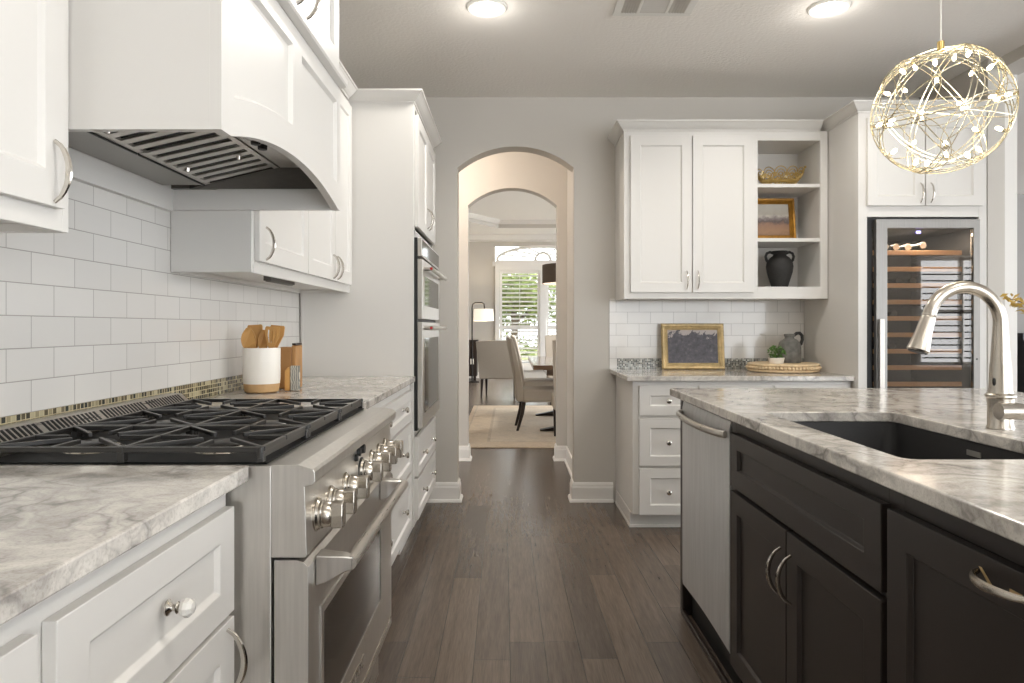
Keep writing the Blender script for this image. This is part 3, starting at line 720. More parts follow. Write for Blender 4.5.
# cooktop
mb = MB(); mb.box(-.989, -.452, R0+.020, R1-.020, .915, .9185); ct = mb.build('cooktop', 'enamel', r, bevel=.002)
mb = MB()
mb.prism([(-1.072, .9185), (-.992, .9185), (-.990, .925), (-.990, .938), (-1.004, .941), (-1.028, .963), (-1.072, .963)], lambda p, q_, a: (p, a, q_), R0+.004, R1-.004)
bv = mb.build('back_vent', 'steel_h', r, bevel=.001)
for g in range(4):
    mb = MB(); g0 = R0+.03+g*.215
    for i in range(13):
        y = g0+i*.0155; P = []
        for d_ in (.0006, -.0006):
            for (x, z) in ((-1.0265, .9616), (-1.0055, .9424)):
                for yy in (y, y+.0085): P.append((x+d_*.67, yy, z+d_*.73))
        mb.add(P, [(0, 1, 3, 2), (4, 6, 7, 5), (0, 4, 5, 1), (1, 5, 7, 3), (3, 7, 6, 2), (2, 6, 4, 0)])
    mb.build('vent_slots', 'black', bv)
GX0, GX1 = -.986, -.458
for gi in range(3):
    y0 = R0+.014+gi*.2915; y1 = y0+.2885; zt = .947; cy = (y0+y1)/2
    mb = MB()
    for (p0, p1) in (((GX0, y0+.006), (GX1, y0+.006)), ((GX0, y1-.006), (GX1, y1-.006)), ((GX0+.006, y0), (GX0+.006, y1)), ((GX1-.006, y0), (GX1-.006, y1)), ((-.722, y0), (-.722, y1))):
        mb.bar((p0[0], p0[1], zt), (p1[0], p1[1], zt), .009, .010)
    for (xa, xb) in ((GX0, -.722), (-.722, GX1)):
        cx = (xa+xb)/2
        for sx in (-1, 1):
            for sy in (-1, 1):
                ex, ey = (xb if sx > 0 else xa), (y1-.006 if sy > 0 else y0+.006)
                mb.bar((ex, ey, zt+.001), (cx+(ex-cx)*.22, cy+(ey-cy)*.22, zt+.001), .0075, .009)
            mb.bar(((xb if sx > 0 else xa), cy, zt+.0005), (cx+sx*.052, cy, zt+.0005), .0075, .009)
        for sy in (-1, 1): mb.bar((cx, (y1-.006 if sy > 0 else y0+.006), zt+.0005), (cx, cy+sy*.052, zt+.0005), .0075, .009)
    for x in (GX0+.006, -.722, GX1-.006):
        for y in (y0+.008, y1-.008): mb.box(x-.007, x+.007, y-.007, y+.007, .919, zt-.009)
    mb.box(GX1-.010, GX1-.002, y0, y1, .926, zt-.009)
    mb.build('grate', 'iron', r, bevel=.0012)
    for cx in ((GX0-.722)/2, (GX1-.722)/2):
        mb = MB(); mb.lathe([(.058, 0), (.056, .003), (.046, .004), (.046, .008), (.040, .011)], (cx, cy, .9187), (0, 0, 1), 22); bn = mb.build('burner', 'nickel', r, smooth=True)
        mb = MB(); mb.lathe([(.038, .0), (.040, .002), (.036, .005), (.0005, .006)], (cx, cy, .9299), (0, 0, 1), 22); mb.build('burner_cap', 'iron', bn, smooth=True)

# ------------------------------------------------------------------ back wall, right
c = thing('base_cabinet', 'white base drawer cabinet on the back wall under the tray and framed painting', 'cabinet', (1.33, 4.3, 0), 'white base cabinets')
BX0, BX1, BF = .706, 1.962, 3.975
mb = MB(); mb.box(BX0, BX1, BF, YB-.012, .09, .859); mb.box(BX0+.004, BX1, BF+.07, YB-.012, 0, .09); mb.build('body', 'white', c, bevel=.002)
mb = MB(); mb.sweep([(BX0+.004, YB-.035), (BX0+.004, BF+.07), (BX1, BF+.07)][::1], [(-.001, 0), (.012, 0), (.012, .014), (.006, .02), (.006, .084), (-.001, .088)]) if False else None
mb.box(BX0-.008, BX0+.003, BF+.062, YB-.036, 0, .016); mb.box(BX0-.004, BX0+.003, BF+.064, YB-.036, .016, .089); mb.box(BX0-.008, BX1, BF+.056, BF+.069, 0, .014)
mb.build('toe_board', 'white', c, bevel=.001)
for k_, (a, b_) in enumerate(((.742, 1.072), (1.085, 1.505), (1.518, 1.938))):
    for (z0, z1) in ((.662, .832), (.373, .645), (.088+.004, .358)):
        mb = MB(TB(BF)); mb.shaker(a, b_, z0, z1, .0005, .02, .062, .055, .055); d = mb.build('drawer', 'white', c, bevel=.0015)
        knob(TB(BF-.02), d, (a+b_)/2, (z0+z1)/2, .0155)
mb = MB(); mb.box(.667, 1.965, 3.93, YB-.0095, .8615, .89)
tag(mb.build('countertop', 'granite', bevel=.003, seg=2), 'grey veined granite countertop on the back wall under the round tray', 'countertop', 'granite countertops')

# ---- upper cabinet with open shelves
c = thing('wall_cabinet', 'white wall cabinet with two doors and open shelves on the back wall', 'cabinet', (1.33, 4.43, 1.345))
UX0, UX1, UF, UZ0, UZ1 = .704, 1.962, 4.262, 1.345, 2.379
SX0, SX1 = 1.53, 1.917     # open bay
mb = MB()
mb.box(UX0, UX0+.018, UF+.02, YB-.002, UZ0, UZ1); mb.box(UX1-.018, UX1, UF+.02, YB-.002, UZ0, UZ1); mb.box(UX0+.018, UX1-.018, YB-.014, YB-.002, UZ0+.02, UZ1)
mb.box(UX0+.018, UX1-.018, UF+.02, YB-.014, UZ0+.015, UZ0+.032); mb.box(UX0+.018, UX1-.018, UF+.02, YB-.014, UZ1-.02, UZ1)
mb.box(SX0-.034, SX0-.016, UF+.02, YB-.014, UZ0+.032, UZ1-.02)
mb.box(SX1+.003, SX1+.021, UF+.02, YB-.014, UZ0+.05, UZ1-.02)
mb.box(SX0-.016, SX1+.003, UF+.02, YB-.014, UZ0+.056, UZ0+.070)     # bay floor
mb.box(SX0-.016, SX1+.003, UF+.02, YB-.014, 2.325, 2.34)
# face frame round the bay
mb.box(UX0, SX0-.02, UF, UF+.0199, UZ0, UZ1)
mb.box(SX0-.02, SX0, UF, UF+.0199, UZ0, UZ1); mb.box(SX1, UX1, UF, UF+.0199, UZ0, UZ1)
mb.box(SX0, SX1, UF, UF+.0199, UZ0, UZ0+.074); mb.box(SX0, SX1, UF, UF+.0199, 2.322, UZ1)
body = mb.build('body', 'white', c, bevel=.001)
mb = MB(); mb.sweep([(UX0, YB-.003), (UX0, UF), (UX1-.047, UF)][::-1][::-1], [(o, z+.06) for o, z in CROWN])
crw = mb.build('crown', 'white', c)
for z in (2.034, 1.698):
    mb = MB(); mb.box(SX0-.0155, SX1+.0025, UF+.006, YB-.0145, z, z+.022); mb.build('shelf', 'white', c, bevel=.0015)
for (a, b_, hu) in ((.742, 1.118, 1.087), (1.124, 1.500, 1.155)):
    mb = MB(TB(UF)); mb.shaker(a, b_, 1.383, 2.348, .0005, .02, .06); d = mb.build('door', 'white', c, bevel=.0015)
    pull(TB(UF-.02), d, hu, 1.46, .112, .028, .0046)

# ---- wine fridge tower
c = thing('fridge_cabinet', 'tall white cabinet tower framing the wine fridge', 'cabinet', (2.33, 4.25, 0))
FX0, FX1, FF = 1.968, 2.694, 3.90
mb = MB()
mb.box(FX0, FX0+.02, FF+.02, YB-.002, 0, 2.39); mb.box(FX1-.02, FX1, FF+.02, YB-.002, 0, 2.39); mb.box(FX0+.02, FX1-.02, YB-.016, YB-.002, 0, 2.39)
mb.box(FX0+.02, FX1-.02, FF+.02, YB-.016, 1.80, 1.82); mb.box(FX0+.02, FX1-.02, FF+.02, YB-.016, 2.37, 2.39)
mb.box(FX0, FX0+.05, FF, FF+.0199, 0, 2.39); mb.box(FX1-.045, FX1, FF, FF+.0199, 0, 2.39)
mb.box(FX0+.05, FX1-.045, FF, FF+.0199, 1.792, 2.39); mb.box(FX0+.02, FX1-.02, FF+.02, YB-.016, 0, .09)
mb.build('body', 'white', c, bevel=.0015)
mb = MB(); mb.sweep([(FX0, YB-.003), (FX0, FF), (FX1, FF)], [(o, z+.06) for o, z in CROWN]); mb.build('crown', 'white', c)
for (a, b_, hu) in ((2.013, 2.334, 2.308), (2.340, 2.662, 2.366)):
    mb = MB(TB(FF)); mb.shaker(a, b_, 1.853, 2.35, .0005, .02, .055); d = mb.build('door', 'white', c, bevel=.0015)
    pull(TB(FF-.02), d, hu, 1.925, .112, .028, .0046)

f = thing('wine_fridge', 'tall stainless wine fridge with tinted glass door and wood racks', 'fridge', (2.33, 4.2, .092))
GX0_, GX1_ = 2.022, 2.645; GZ0, GZ1 = .10, 1.788
mb = MB()
mb.box(GX0_, GX0_+.05, FF+.040, 4.55, GZ0, GZ1); mb.box(GX0_, GX0_+.03, FF+.012, FF+.0399, GZ0, GZ1); mb.box(GX1_-.03, GX1_, FF+.012, 4.55, GZ0, GZ1); mb.box(GX0_+.05, GX1_-.03, 4.50, 4.55, GZ0, GZ1)
mb.box(GX0_+.03, GX1_-.03, FF+.012, 4.5, GZ0, GZ0+.05); mb.box(GX0_+.03, GX1_-.03, FF+.012, 4.5, GZ1-.06, GZ1)
mb.build('body', 'rubber', f, bevel=.001)
DX0, DX1, DZ0, DZ1 = 2.058, 2.641, .11, 1.776
mb = MB(TB(FF+.006))
O_ = [(DX0, DZ0), (DX1, DZ0), (DX1, DZ1), (DX0, DZ1)]; I_ = [(DX0+.062, DZ0+.05), (DX1-.036, DZ0+.05), (DX1-.036, DZ1-.05), (DX0+.062, DZ1-.05)]
P = [(u, .0, z) for u, z in O_]+[(u, .03, z) for u, z in O_]+[(u, .03, z) for u, z in I_]+[(u, .0, z) for u, z in I_]; F = []
for i in range(4):
    j = (i+1) % 4; F += [(i, j, 4+j, 4+i), (4+i, 4+j, 8+j, 8+i), (8+i, 8+j, 12+j, 12+i), (12+i, 12+j, j, i)]
mb.add(P, F); dr = mb.build('door', 'steel_door', f, bevel=.0015)
mb = MB(TB(FF+.006)); mb.box(DX0+.0622, DX1-.0362, .012, .020, DZ0+.0502, DZ1-.0502); mb.build('glass', 'winepane', dr)
mb = MB(TB(FF+.006)); mb.box(DX0+.006, DX0+.034, .046, .056, .40, 1.215); mb.box(DX0+.012, DX0+.028, .03, .046, .42, .45); mb.box(DX0+.012, DX0+.028, .03, .046, 1.13, 1.16)
mb.build('handle', 'steel_h', dr, bevel=.002)
mb = MB(TB(FF+.006))
for i, (zz) in enumerate((1.18, )): mb.lathe([(.005, 0), (.004, .0015), (.0005, .002)], (DX1-.018, .03, .99), (0, 1, 0), 10)
mb.build('lock', 'darkmetal', dr)
mb = MB(); ux = 2.315
for dx in (0, .014):   # small lit digits
    mb.box(ux+dx, ux+dx+.009, 3.93, 3.932, 1.702, 1.704); mb.box(ux+dx, ux+dx+.009, 3.93, 3.932, 1.715, 1.717); mb.box(ux+dx, ux+dx+.009, 3.93, 3.932, 1.709, 1.711)
    mb.box(ux+dx+.007, ux+dx+.009, 3.93, 3.932, 1.704, 1.715); mb.box(ux+dx, ux+dx+.002, 3.93, 3.932, 1.704, 1.715)
mb.build('display', 'bluled', f, label='small blue lit display behind the glass')
for i in range(9):
    z = 1.582-.0940*i
    mb = MB(); mb.box(2.074, 2.585, 3.945, 3.965, z, z+.026); rk = mb.build('rack', 'rackwood', f, bevel=.002)
    mb = MB()
    for j in range(7): mb.tube([(2.10+j*.080, 3.965, z+.004), (2.09+j*.083, 4.49, z+.004)], .003, 6)
    mb.build('wire', 'chrome', rk)
zz = 1.582+.026
bots = [(2.160, zz+.024), (2.222, zz+.022), (2.290, zz+.022), (2.377, zz+.032)]
lab = ['leftmost pale bottle end on the top rack of the wine fridge', 'second pale bottle end from the left on the top rack of the wine fridge',
       'third pale bottle end from the left on the top rack of the wine fridge', 'rightmost pale bottle end on the top rack, a little higher than the others']
def bottle(x, z, y0, label, seg=14):
    b_ = thing('wine_bottle', label, 'bottle', (x, y0, z), 'bottles in the wine fridge')
    mb = MB(); mb.lathe([(.0145, .002), (.0145, .09), (.018, .11), (.027, .15), (.029, .17), (.029, .29), (.026, .3)], (x, y0, z), (0, 1, 0), seg); mb.build('glass_body', 'bottle', b_, smooth=True)
    mb = MB(); mb.lathe([(.0150, .003), (.0158, .005), (.0158, .055), (.0149, .06)], (x, y0, z), (0, 1, 0), seg); fc = mb.build('foil_cap', 'bottle', b_, smooth=True)
    mb = MB(); mb.lathe([(.0005, 0), (.0185, 0), (.019, .0028), (.0005, .0029)], (x, y0, z), (0, 1, 0), seg); mb.build('foil_end', 'capfoil' if y0 < 3.97 else 'bottle', fc)
    return b_
for (x, z), l in zip(bots, lab): bottle(x, z, 3.968, l)
for (x, k_, l) in ((2.245, 2, 'dark bottle neck on the third rack of the wine fridge, left one'), (2.33, 2, 'dark bottle neck on the third rack of the wine fridge, right one'),
                   (2.13, 6, 'dark bottle neck on a low rack of the wine fridge, far left'), (2.21, 6, 'dark bottle neck on a low rack of the wine fridge, right of another'), (2.22, 4, 'dark bottle neck alone on the fifth rack of the wine fridge')):
    bottle(x, 1.582-.094*k_+.026+.016, 3.985, l)
lamp('fridge_lamp', 'AREA', (2.33, 4.05, 1.722), 5, (1, .9, .78), .3)

# ---- things on the back shelves
def frame_picture(name, label, cx, yb, zb, wd, ht, fw, lean, fmat, canvas, turn=0.0, dpt=.022):
    o = thing(name, label, 'painting', (0, 0, 0))
    mb = MB()     # local: x across, -y front, z up
    O_ = [(-wd/2, 0), (wd/2, 0), (wd/2, ht), (-wd/2, ht)]
    def ins(d): return [(-wd/2+d, d), (wd/2-d, d), (wd/2-d, ht-d), (-wd/2+d, ht-d)]
    rings = [(O_, 0), (O_, -dpt*.55), (ins(fw*.18), -dpt), (ins(fw*.4), -dpt*.9), (ins(fw*.55), -dpt*.62), (ins(fw*.78), -dpt*.75), (ins(fw), -dpt*.4), (ins(fw), 0)]
    P = [(p, y, q) for ring, y in rings for p, q in ring]; n = len(rings); F = []
    for k in range(n):
        for i in range(4):
            j = (i+1) % 4; k2 = (k+1) % n; F.append((4*k+i, 4*k+j, 4*k2+j, 4*k2+i))
    mb.add(P, F); mb.build('frame', fmat, o)
    mb = MB(); mb.box(-wd/2+fw-.002, wd/2-fw+.002, -dpt*.3, -.002, fw-.002, ht-fw+.002); mb.build('canvas', canvas, o)
    o.location = (cx, yb, zb); o.rotation_euler = (-lean, 0, turn); return o
frame_picture('framed_painting', 'gilt framed dark landscape painting leaning on the back counter', 1.203, 4.53, .8915, .412, .302, .042, .12, 'giltframe', 'dusk')
frame_picture('framed_painting', 'amber gilt framed moorland painting on the middle open shelf', 1.688, 4.46, 1.7212, .32, .288, .040, .14, 'giltdark', 'moor', turn=.0)
# vase
v = thing('vase', 'matte black two-handled clay vase on the lowest open shelf', 'vase', (1.727, 4.42, 1.4155))
mb = MB(); VX, VY, VZ = 1.727, 4.42, 1.4155
mb.lathe([(.0005, 0), (.044, 0), (.048, .004), (.062, .05), (.078, .103), (.083, .141), (.078, .171), (.060, .197), (.042, .21), (.038, .222), (.048, .232), (.049, .240), (.040, .240), (.034, .224), (.0005, .217)], (VX, VY, VZ), (0, 0, 1), 32)
vb = mb.build('body', 'vase', v, smooth=True)
for s_ in (-1, 1):
    mb = MB(); mb.tube([(VX+s_*x, VY, VZ+z) for x, z in ((.040, .226), (.062, .234), (.082, .226), (.090, .205), (.084, .183), (.072, .170))], [.009, .009, .0085, .0085, .009, .010], 10); mb.build('handle', 'vase', v, smooth=True)
# gold openwork bowl
bw = thing('bowl', 'gold openwork scalloped bowl on the top open shelf', 'bowl', (1.735, 4.44, 2.0565))
BXc, BYc, BZ = 1.735, 4.44, 2.0565
def bowl_pt(a, h):     # h 0..1 from foot to rim
    r_ = .055+.098*math.sin(min(1.15, h)*PI/2)**.8; return (BXc+r_*math.cos(a), BYc+r_*.82*math.sin(a), BZ+.004+.128*h)
mb = MB(); mb.tube([bowl_pt(2*PI*i/36, 0) for i in range(36)], .004, 6, closed=True); mb.tube([bowl_pt(2*PI*i/36, .28) for i in range(36)], .003, 6, closed=True)
for j in range(20): mb.tube([bowl_pt(2*PI*j/20, h/5*.28) for h in range(6)], .0025, 6)
mb.build('foot', 'gold', bw, smooth=True)
mb = MB()
for row, (h0, N, hh, ph) in enumerate(((.22, 12, .42, 0), (.48, 12, .44, .5), (.2, 12, .22, .5))):
    for k in range(N):
        a0 = 2*PI*(k+ph)/N; wdt = 2*PI/N*.56
        for sc_ in (1.0, .68, .36):
            mb.tube([bowl_pt(a0+wdt*sc_*math.cos(PI*t/10), h0+hh*sc_*math.sin(PI*t/10)) for t in range(11)], .0030, 5)
mb.build('openwork', 'gold', bw, smooth=True)
mb = MB(); p = bowl_pt(0, .95); mb.tube([bowl_pt(0, .5), bowl_pt(0, .8), p, (p[0]+.012, p[1], p[2]+.014)], [.005, .005, .006, .004], 8); mb.ball((p[0]+.012, p[1], p[2]+.018), .008)
mb.build('handle', 'gold', bw, smooth=True)
# tray, jug, plant on the back counter
TX, TY, TZ = 1.725, 4.36, .8915
t = thing('tray', 'round pale wood beaded tray on the back counter', 'tray', (TX, TY, TZ))
mb = MB(); mb.lathe([(.0005, 0), (.195, 0), (.203, .004), (.203, .047), (.198, .0515), (.0005, .0515)], (TX, TY, TZ), (0, 0, 1), 48); mb.build('base', 'rattan', t, smooth=True)
mb = MB(); mb.tube([(TX+.207*math.cos(2*PI*i/48), TY+.207*math.sin(2*PI*i/48), TZ+.044) for i in range(48)], .0085, 8, closed=True); mb.tube([(TX+.208*math.cos(2*PI*i/48), TY+.208*math.sin(2*PI*i/48), TZ+.0085) for i in range(48)], .0075, 8, closed=True); mb.build('rim', 'rattan', t, smooth=True)
mb = MB()
for i in range(60): a = 2*PI*i/60; mb.ball((TX+.214*math.cos(a), TY+.214*math.sin(a), TZ+.0265), .0105, 8)
b_ = mb.build('beads', 'rattan', t, smooth=True); b_['kind'] = 'stuff'
JX, JY, JZ = 1.782, 4.40, .9435
j = thing('jug', 'weathered grey stoneware jug with a loop handle on the tray', 'jug', (JX, JY, JZ))
mb = MB(); mb.lathe([(.0005, 0), (.066, 0), (.070, .005), (.071, .06), (.069, .105), (.062, .128), (.044, .146), (.030, .153), (.028, .164), (.033, .170), (.033, .182), (.026, .183), (.022, .165), (.0005, .16)], (JX, JY, JZ), (0, 0, 1), 32); mb.build('body', 'jug', j, smooth=True)
mb = MB(); mb.tube([(JX+.028, JY, JZ+.172), (JX+.045, JY, JZ+.186), (JX+.065, JY, JZ+.188), (JX+.080, JY, JZ+.172), (JX+.082, JY, JZ+.145), (JX+.072, JY, JZ+.118), (JX+.062, JY, JZ+.112)], [.010, .0105, .0105, .0105, .010, .011, .012], 10); mb.build('handle', 'vase', j, smooth=True, label='dark loop handle of the grey jug')
PX, PY, PZ = 1.646, 4.265, .9435
p = thing('potted_plant', 'small leafy green plant in a white pot on the tray', 'plant', (PX, PY, PZ))
mb = MB(); mb.lathe([(.0005, 0), (.038, 0), (.041, .003), (.049, .034), (.050, .037), (.046, .037), (.044, .030), (.0005, .030)], (PX, PY, PZ), (0, 0, 1), 24); mb.build('pot', 'whiteclay', p, smooth=True)
def leaves(mb, n, cen, rad, size, flat=1.0, rng=random):
    for i in range(n):
        while True:
            q = Vector((rng.uniform(-1, 1), rng.uniform(-1, 1), rng.uniform(-1, 1)))
            if q.length <= 1: break
        q = q.normalized()*(q.length**.5)
        c_ = Vector(cen)+Vector((q.x*rad[0], q.y*rad[1], q.z*rad[2])); s_ = size*rng.uniform(.6, 1.2)
        d = Vector((rng.gauss(0, 1), rng.gauss(0, 1), rng.gauss(0, .6))).normalized(); u = d.cross(Vector((rng.gauss(0, 1), rng.gauss(0, 1), rng.gauss(0, 1)))).normalized()
        up = d.cross(u)*.15*s_
        P = [c_-d*s_, c_-u*s_*.42+up, c_+d*s_, c_+u*s_*.42+up]
        mb.add([tuple(x) for x in P], [(0, 1, 2), (0, 2, 3)])
mb = MB(); leaves(mb, 150, (PX, PY, PZ+.070), (.055, .05, .042), .013); fo = mb.build('foliage', 'leaf', p)
mb = MB()
for i in range(14):
    a = i*2.4; mb.tube([(PX+.015*math.cos(a), PY+.015*math.sin(a), PZ+.028), (PX+.035*math.cos(a), PY+.03*math.sin(a), PZ+.06+.01*(i % 3))], .0013, 5)
mb.build('stems', 'leaf', p)

# ---- utensil crock on the left counter
CX, CY = -.957, 2.66
k_ = thing('utensil_crock', 'white crock with a raw clay foot on the left counter', 'crock', (CX, CY, .9195))
mb = MB(); mb.lathe([(.0005, 0), (.056, 0), (.063, .005), (.067, .034)], (CX, CY, .9195), (0, 0, 1), 32); mb.build('foot', 'clay', k_, smooth=True)
mb = MB(); mb.lathe([(.0672, .0342), (.069, .05), (.0695, .165), (.0685, .171), (.0660, .171), (.0645, .16), (.062, .045), (.0005, .040)], (CX, CY, .9195), (0, 0, 1), 32); mb.build('bowl', 'whiteclay', k_, smooth=True)
def utensil(name, label, dx, dy, tilt, kind, h=.262, wd=.028):
    o = thing(name, label, 'utensil', (0, 0, 0), 'wooden utensils in the crock')
    mb = MB(); z0 = .048
    mb.tube([(0, 0, 0), (0, 0, h*.60)], [.006, .0065], 8); mb.build('shaft', 'bamboo', o, smooth=True)
    mb = MB(); N = 14
    out = []
    for i in range(N+1):
        t_ = i/N; z = h*.58+(h*.42)*t_
        if kind == 'spoon': w_ = wd*math.sin(PI*min(1, .12+.88*t_))**.55 if t_ < .98 else wd*.3
        else: w_ = wd*(.28+.72*min(1, t_*1.7)) if t_ < .93 else wd*(.9)
        out.append((max(w_, .006), z))
    poly = [(w_, z) for w_, z in out]+[(-w_, z) for w_, z in out[::-1]]
    def curve(p, q, a): return (p, a+(.010*((q-h*.8)/(h*.2))**2-.006 if kind == 'spoon' else 0), q)
    if kind == 'slotted':
        L = len(out)
        xs = [-1, -.62, -.42, -.12, .12, .42, .62, 1]
        for i in range(L-1):
            for a in range(7):
                if a % 2 == 1 and .25 < i/(L-1) < .82: continue
                (w0, z0_), (w1, z1_) = out[i], out[i+1]
                mb.add([(w0*xs[a], -.003, z0_), (w0*xs[a+1], -.003, z0_), (w1*xs[a+1], -.003, z1_), (w1*xs[a], -.003, z1_), (w0*xs[a], .003, z0_), (w0*xs[a+1], .003, z0_), (w1*xs[a+1], .003, z1_), (w1*xs[a], .003, z1_)],
                       [(0, 1, 2, 3), (4, 7, 6, 5), (0, 4, 5, 1), (1, 5, 6, 2), (2, 6, 7, 3), (3, 7, 4, 0)])
    else: mb.prism(poly, curve, -.003, .003)
    mb.build('head', 'bamboo', o)
    o.location = (CX+dx, CY+dy, .9195+z0); o.rotation_euler = tilt; return o
utensil('wooden_spoon', 'wide wooden spoon at the left of the crock', -.030, -.025, (.06, -.05, .15), 'spoon', .200, .027)
utensil('wooden_turner', 'broad wooden turner behind the spoon at the left', -.030, .022, (-.08, -.06, -.1), 'flat', .212, .030)
utensil('wooden_spoon', 'small wooden spoon standing in the middle of the crock', .004, -.005, (-.02, .02, .2), 'spoon', .192, .018)
utensil('slotted_turner', 'slotted wooden turner at the right of the crock', .032, -.018, (.04, .09, .1), 'slotted', .204, .027)
utensil('wooden_turner', 'plain wooden turner behind the slotted one', .028, .028, (-.09, .08, -.15), 'flat', .210, .029)
bx = thing('wooden_box', 'small wooden box behind and right of the utensil crock', 'box', (-.90, 2.83, .9195))
mb = MB(); mb.box(-.94, -.8855, 2.80, 2.88, .9195, 1.088); mb.build('body', 'woodbox', bx, bevel=.004)
mb = MB(); mb.box(-.885, -.868, 2.795, 2.885, .9195, 1.095); mb.build('side_panel', 'woodbox', bx, bevel=.004)
mb = MB(); mb.prism([(-.884, 1.0955), (-.869, 1.0955), (-.869, 1.104), (-.884, 1.104)], lambda p_, q_, a: (p_, a, q_), 2.80, 2.88); mb.build('dark_edge', 'darkwood', bx)
k2 = NT('patterned_card'); v_ = k2.coord(); wv = k2.add('ShaderNodeTexWave'); wv.inputs['Scale'].default_value = 40; wv.inputs['Distortion'].default_value = 6; k2.l(v_, wv.inputs['Vector'])
k2.l(k2.ramp(wv.outputs['Fac'], [(.35, lin(120, 122, 118)), (.6, lin(196, 190, 178))]), k2.p.inputs['Base Color']); M['pattern'] = k2.m
mb = MB(); mb.box(-.862, -.828, 2.705, 2.725, .9195, 1.018)
tag(mb.build('patterned_tile', 'pattern', bevel=.002), 'small grey patterned tile standing right of the utensil crock', 'tile')
mb = MB(); mb.prism([(-.8855, .9195), (-.8635, .9195), (-.8635, 1.014), (-.875, 1.010), (-.8855, .995)], lambda p_, q_, a: (p_, a, q_), 2.705, 2.74)
tag(mb.build('wooden_block', 'bamboo', bevel=.004), 'pale wooden block beside the crock, in front of the wooden box', 'block')

# ------------------------------------------------------------------ island
IF_ = .700; IY0, IY1, IXB = -.1, 2.835, 1.92
c = thing('kitchen_island', 'dark espresso kitchen island with sink cabinet and pull-out door', 'island', (1.3, 1.4, 0))
mb = MB(); mb.box(IF_, IXB, 2.800, IY1, .0, .886); mb.build('end_panel', 'dark', c, bevel=.002)
mb = MB(); mb.box(IXB-.02, IXB, IY0, 2.799, 0, .886); mb.box(IF_, IXB-.021, IY0, IY0+.02, 0, .886); mb.build('back_panel', 'dark', c, bevel=.002)
mb = MB()
mb.box(IF_, IF_+.02, 2.135, 2.182, .115, .886); mb.box(IF_, IF_+.02, 1.222, 1.272, .115, .886); mb.box(IF_, IF_+.02, IY0+.021, .68, .115, .886)
mb.box(IF_, IF_+.02, .68, 1.222, .842, .886); mb.box(IF_, IF_+.02, 1.272, 2.135, .842, .886); mb.box(IF_, IF_+.02, 1.272, 2.135, .655, .69); mb.box(IF_, IF_+.02, .68, 2.135, .115, .14)
mb.box(IF_+.0201, IF_+.6, 2.168, 2.182, .115, .70)
mb.build('face_frame', 'dark', c, bevel=.0015)
mb = MB(); mb.box(IF_+.07, IF_+.085, IY0+.021, 2.182, 0, .114); mb.build('toe_kick', 'black', c)
mb = MB(); mb.box(IF_-.004, IF_+.012, 2.19, 2.815, 0, .022); mb.box(IF_-.004, IF_+.012, IY0+.03, 2.189, 0, .022) if False else None; mb.build('shoe_strip', 'darkwood', c, bevel=.003, label='dark floor strip under the dishwasher')
ID = TI(IF_)
mb = MB(ID); mb.shaker(1.266, 2.131, .682, .845, .0005, .02, .062, .045, .055, .010, .004); mb.build('drawer_front', 'dark', c, bevel=.0015)
for (a, b_, hu) in ((1.266, 1.697, 1.668), (1.702, 2.131, 1.731)):
    mb = MB(ID); mb.shaker(a, b_, .13, .668, .0005, .02, .062, rec=.010, bead=.004); d = mb.build('door', 'dark', c, bevel=.0015)
    pull(TI(IF_-.02), d, hu, .558, .118, .032, .0048)
mb = MB(ID); mb.shaker(.665, 1.245, .13, .843, .0005, .02, .062, rec=.010, bead=.004); d = mb.build('pull_out_door', 'dark', c, bevel=.0015)
pull(TI(IF_-.02), d, .940, .817, .122, .034, .0055, horiz=True, mat='nickel')
mb = MB(TI(IF_-.0202)); 
mb.add([(1.000, .0002, .8235), (.994, .0002, .824), (.972, .0002, .806), (.978, .0002, .8035), (1.0, .0008, .8235), (.994, .0008, .824), (.972, .0008, .806), (.978, .0008, .8035)], [(0, 1, 2, 3), (4, 7, 6, 5), (0, 4, 5, 1), (1, 5, 6, 2), (2, 6, 7, 3), (3, 7, 4, 0)])
mb.box(.915, .938, .0002, .0008, .809, .8145)
mb.build('worn_patches', 'fadedwood', d, label='bare wood scuffs behind the pull handle')

# dishwasher
dw = thing('dishwasher', 'stainless dishwasher in the end of the dark island', 'dishwasher', (1.0, 2.49, .1))
Y0, Y1 = 2.189, 2.792
mb = MB(); mb.box(.722, 1.28, Y0, Y1, .10, .872); mb.box(.735, 1.2, Y0+.005, Y1-.005, .0, .0995); mb.build('body', 'rubber', dw)
mb = MB()
n = 14; rows = []
for i in range(n+1):
    t_ = i/n; yy = Y0+.002+(Y1-Y0-.004)*t_; bulge = .004*math.sin(PI*t_); zb = .132+.016*math.sin(PI*t_)
    rows.append([(.722, yy, zb), (.699-bulge, yy, zb), (.697-bulge, yy, zb+.02), (.697-bulge, yy, .845), (.702-bulge*.5, yy, .870), (.722, yy, .870)])
P = [q for r_ in rows for q in r_]; F = []
for i in range(n):
    for j_ in range(6): F.append((6*i+j_, 6*i+(j_+1) % 6, 6*i+6+(j_+1) % 6, 6*i+6+j_))
F += [tuple(range(6)), tuple(6*n+j_ for j_ in range(6))]
mb.add(P, F); d = mb.build('door', 'steel_dw', dw, smooth=True)
mb = MB(); path = []; R = []
for i in range(21):
    t_ = i/20; path.append((.689-.038*math.sin(PI*t_)**.45, Y0+.022+(Y1-Y0-.034)*t_, .826)); R.append(.0125)
mb.tube(path, R, 12, flat=.8)
mb.build('handle', 'steel_h', d, smooth=True)

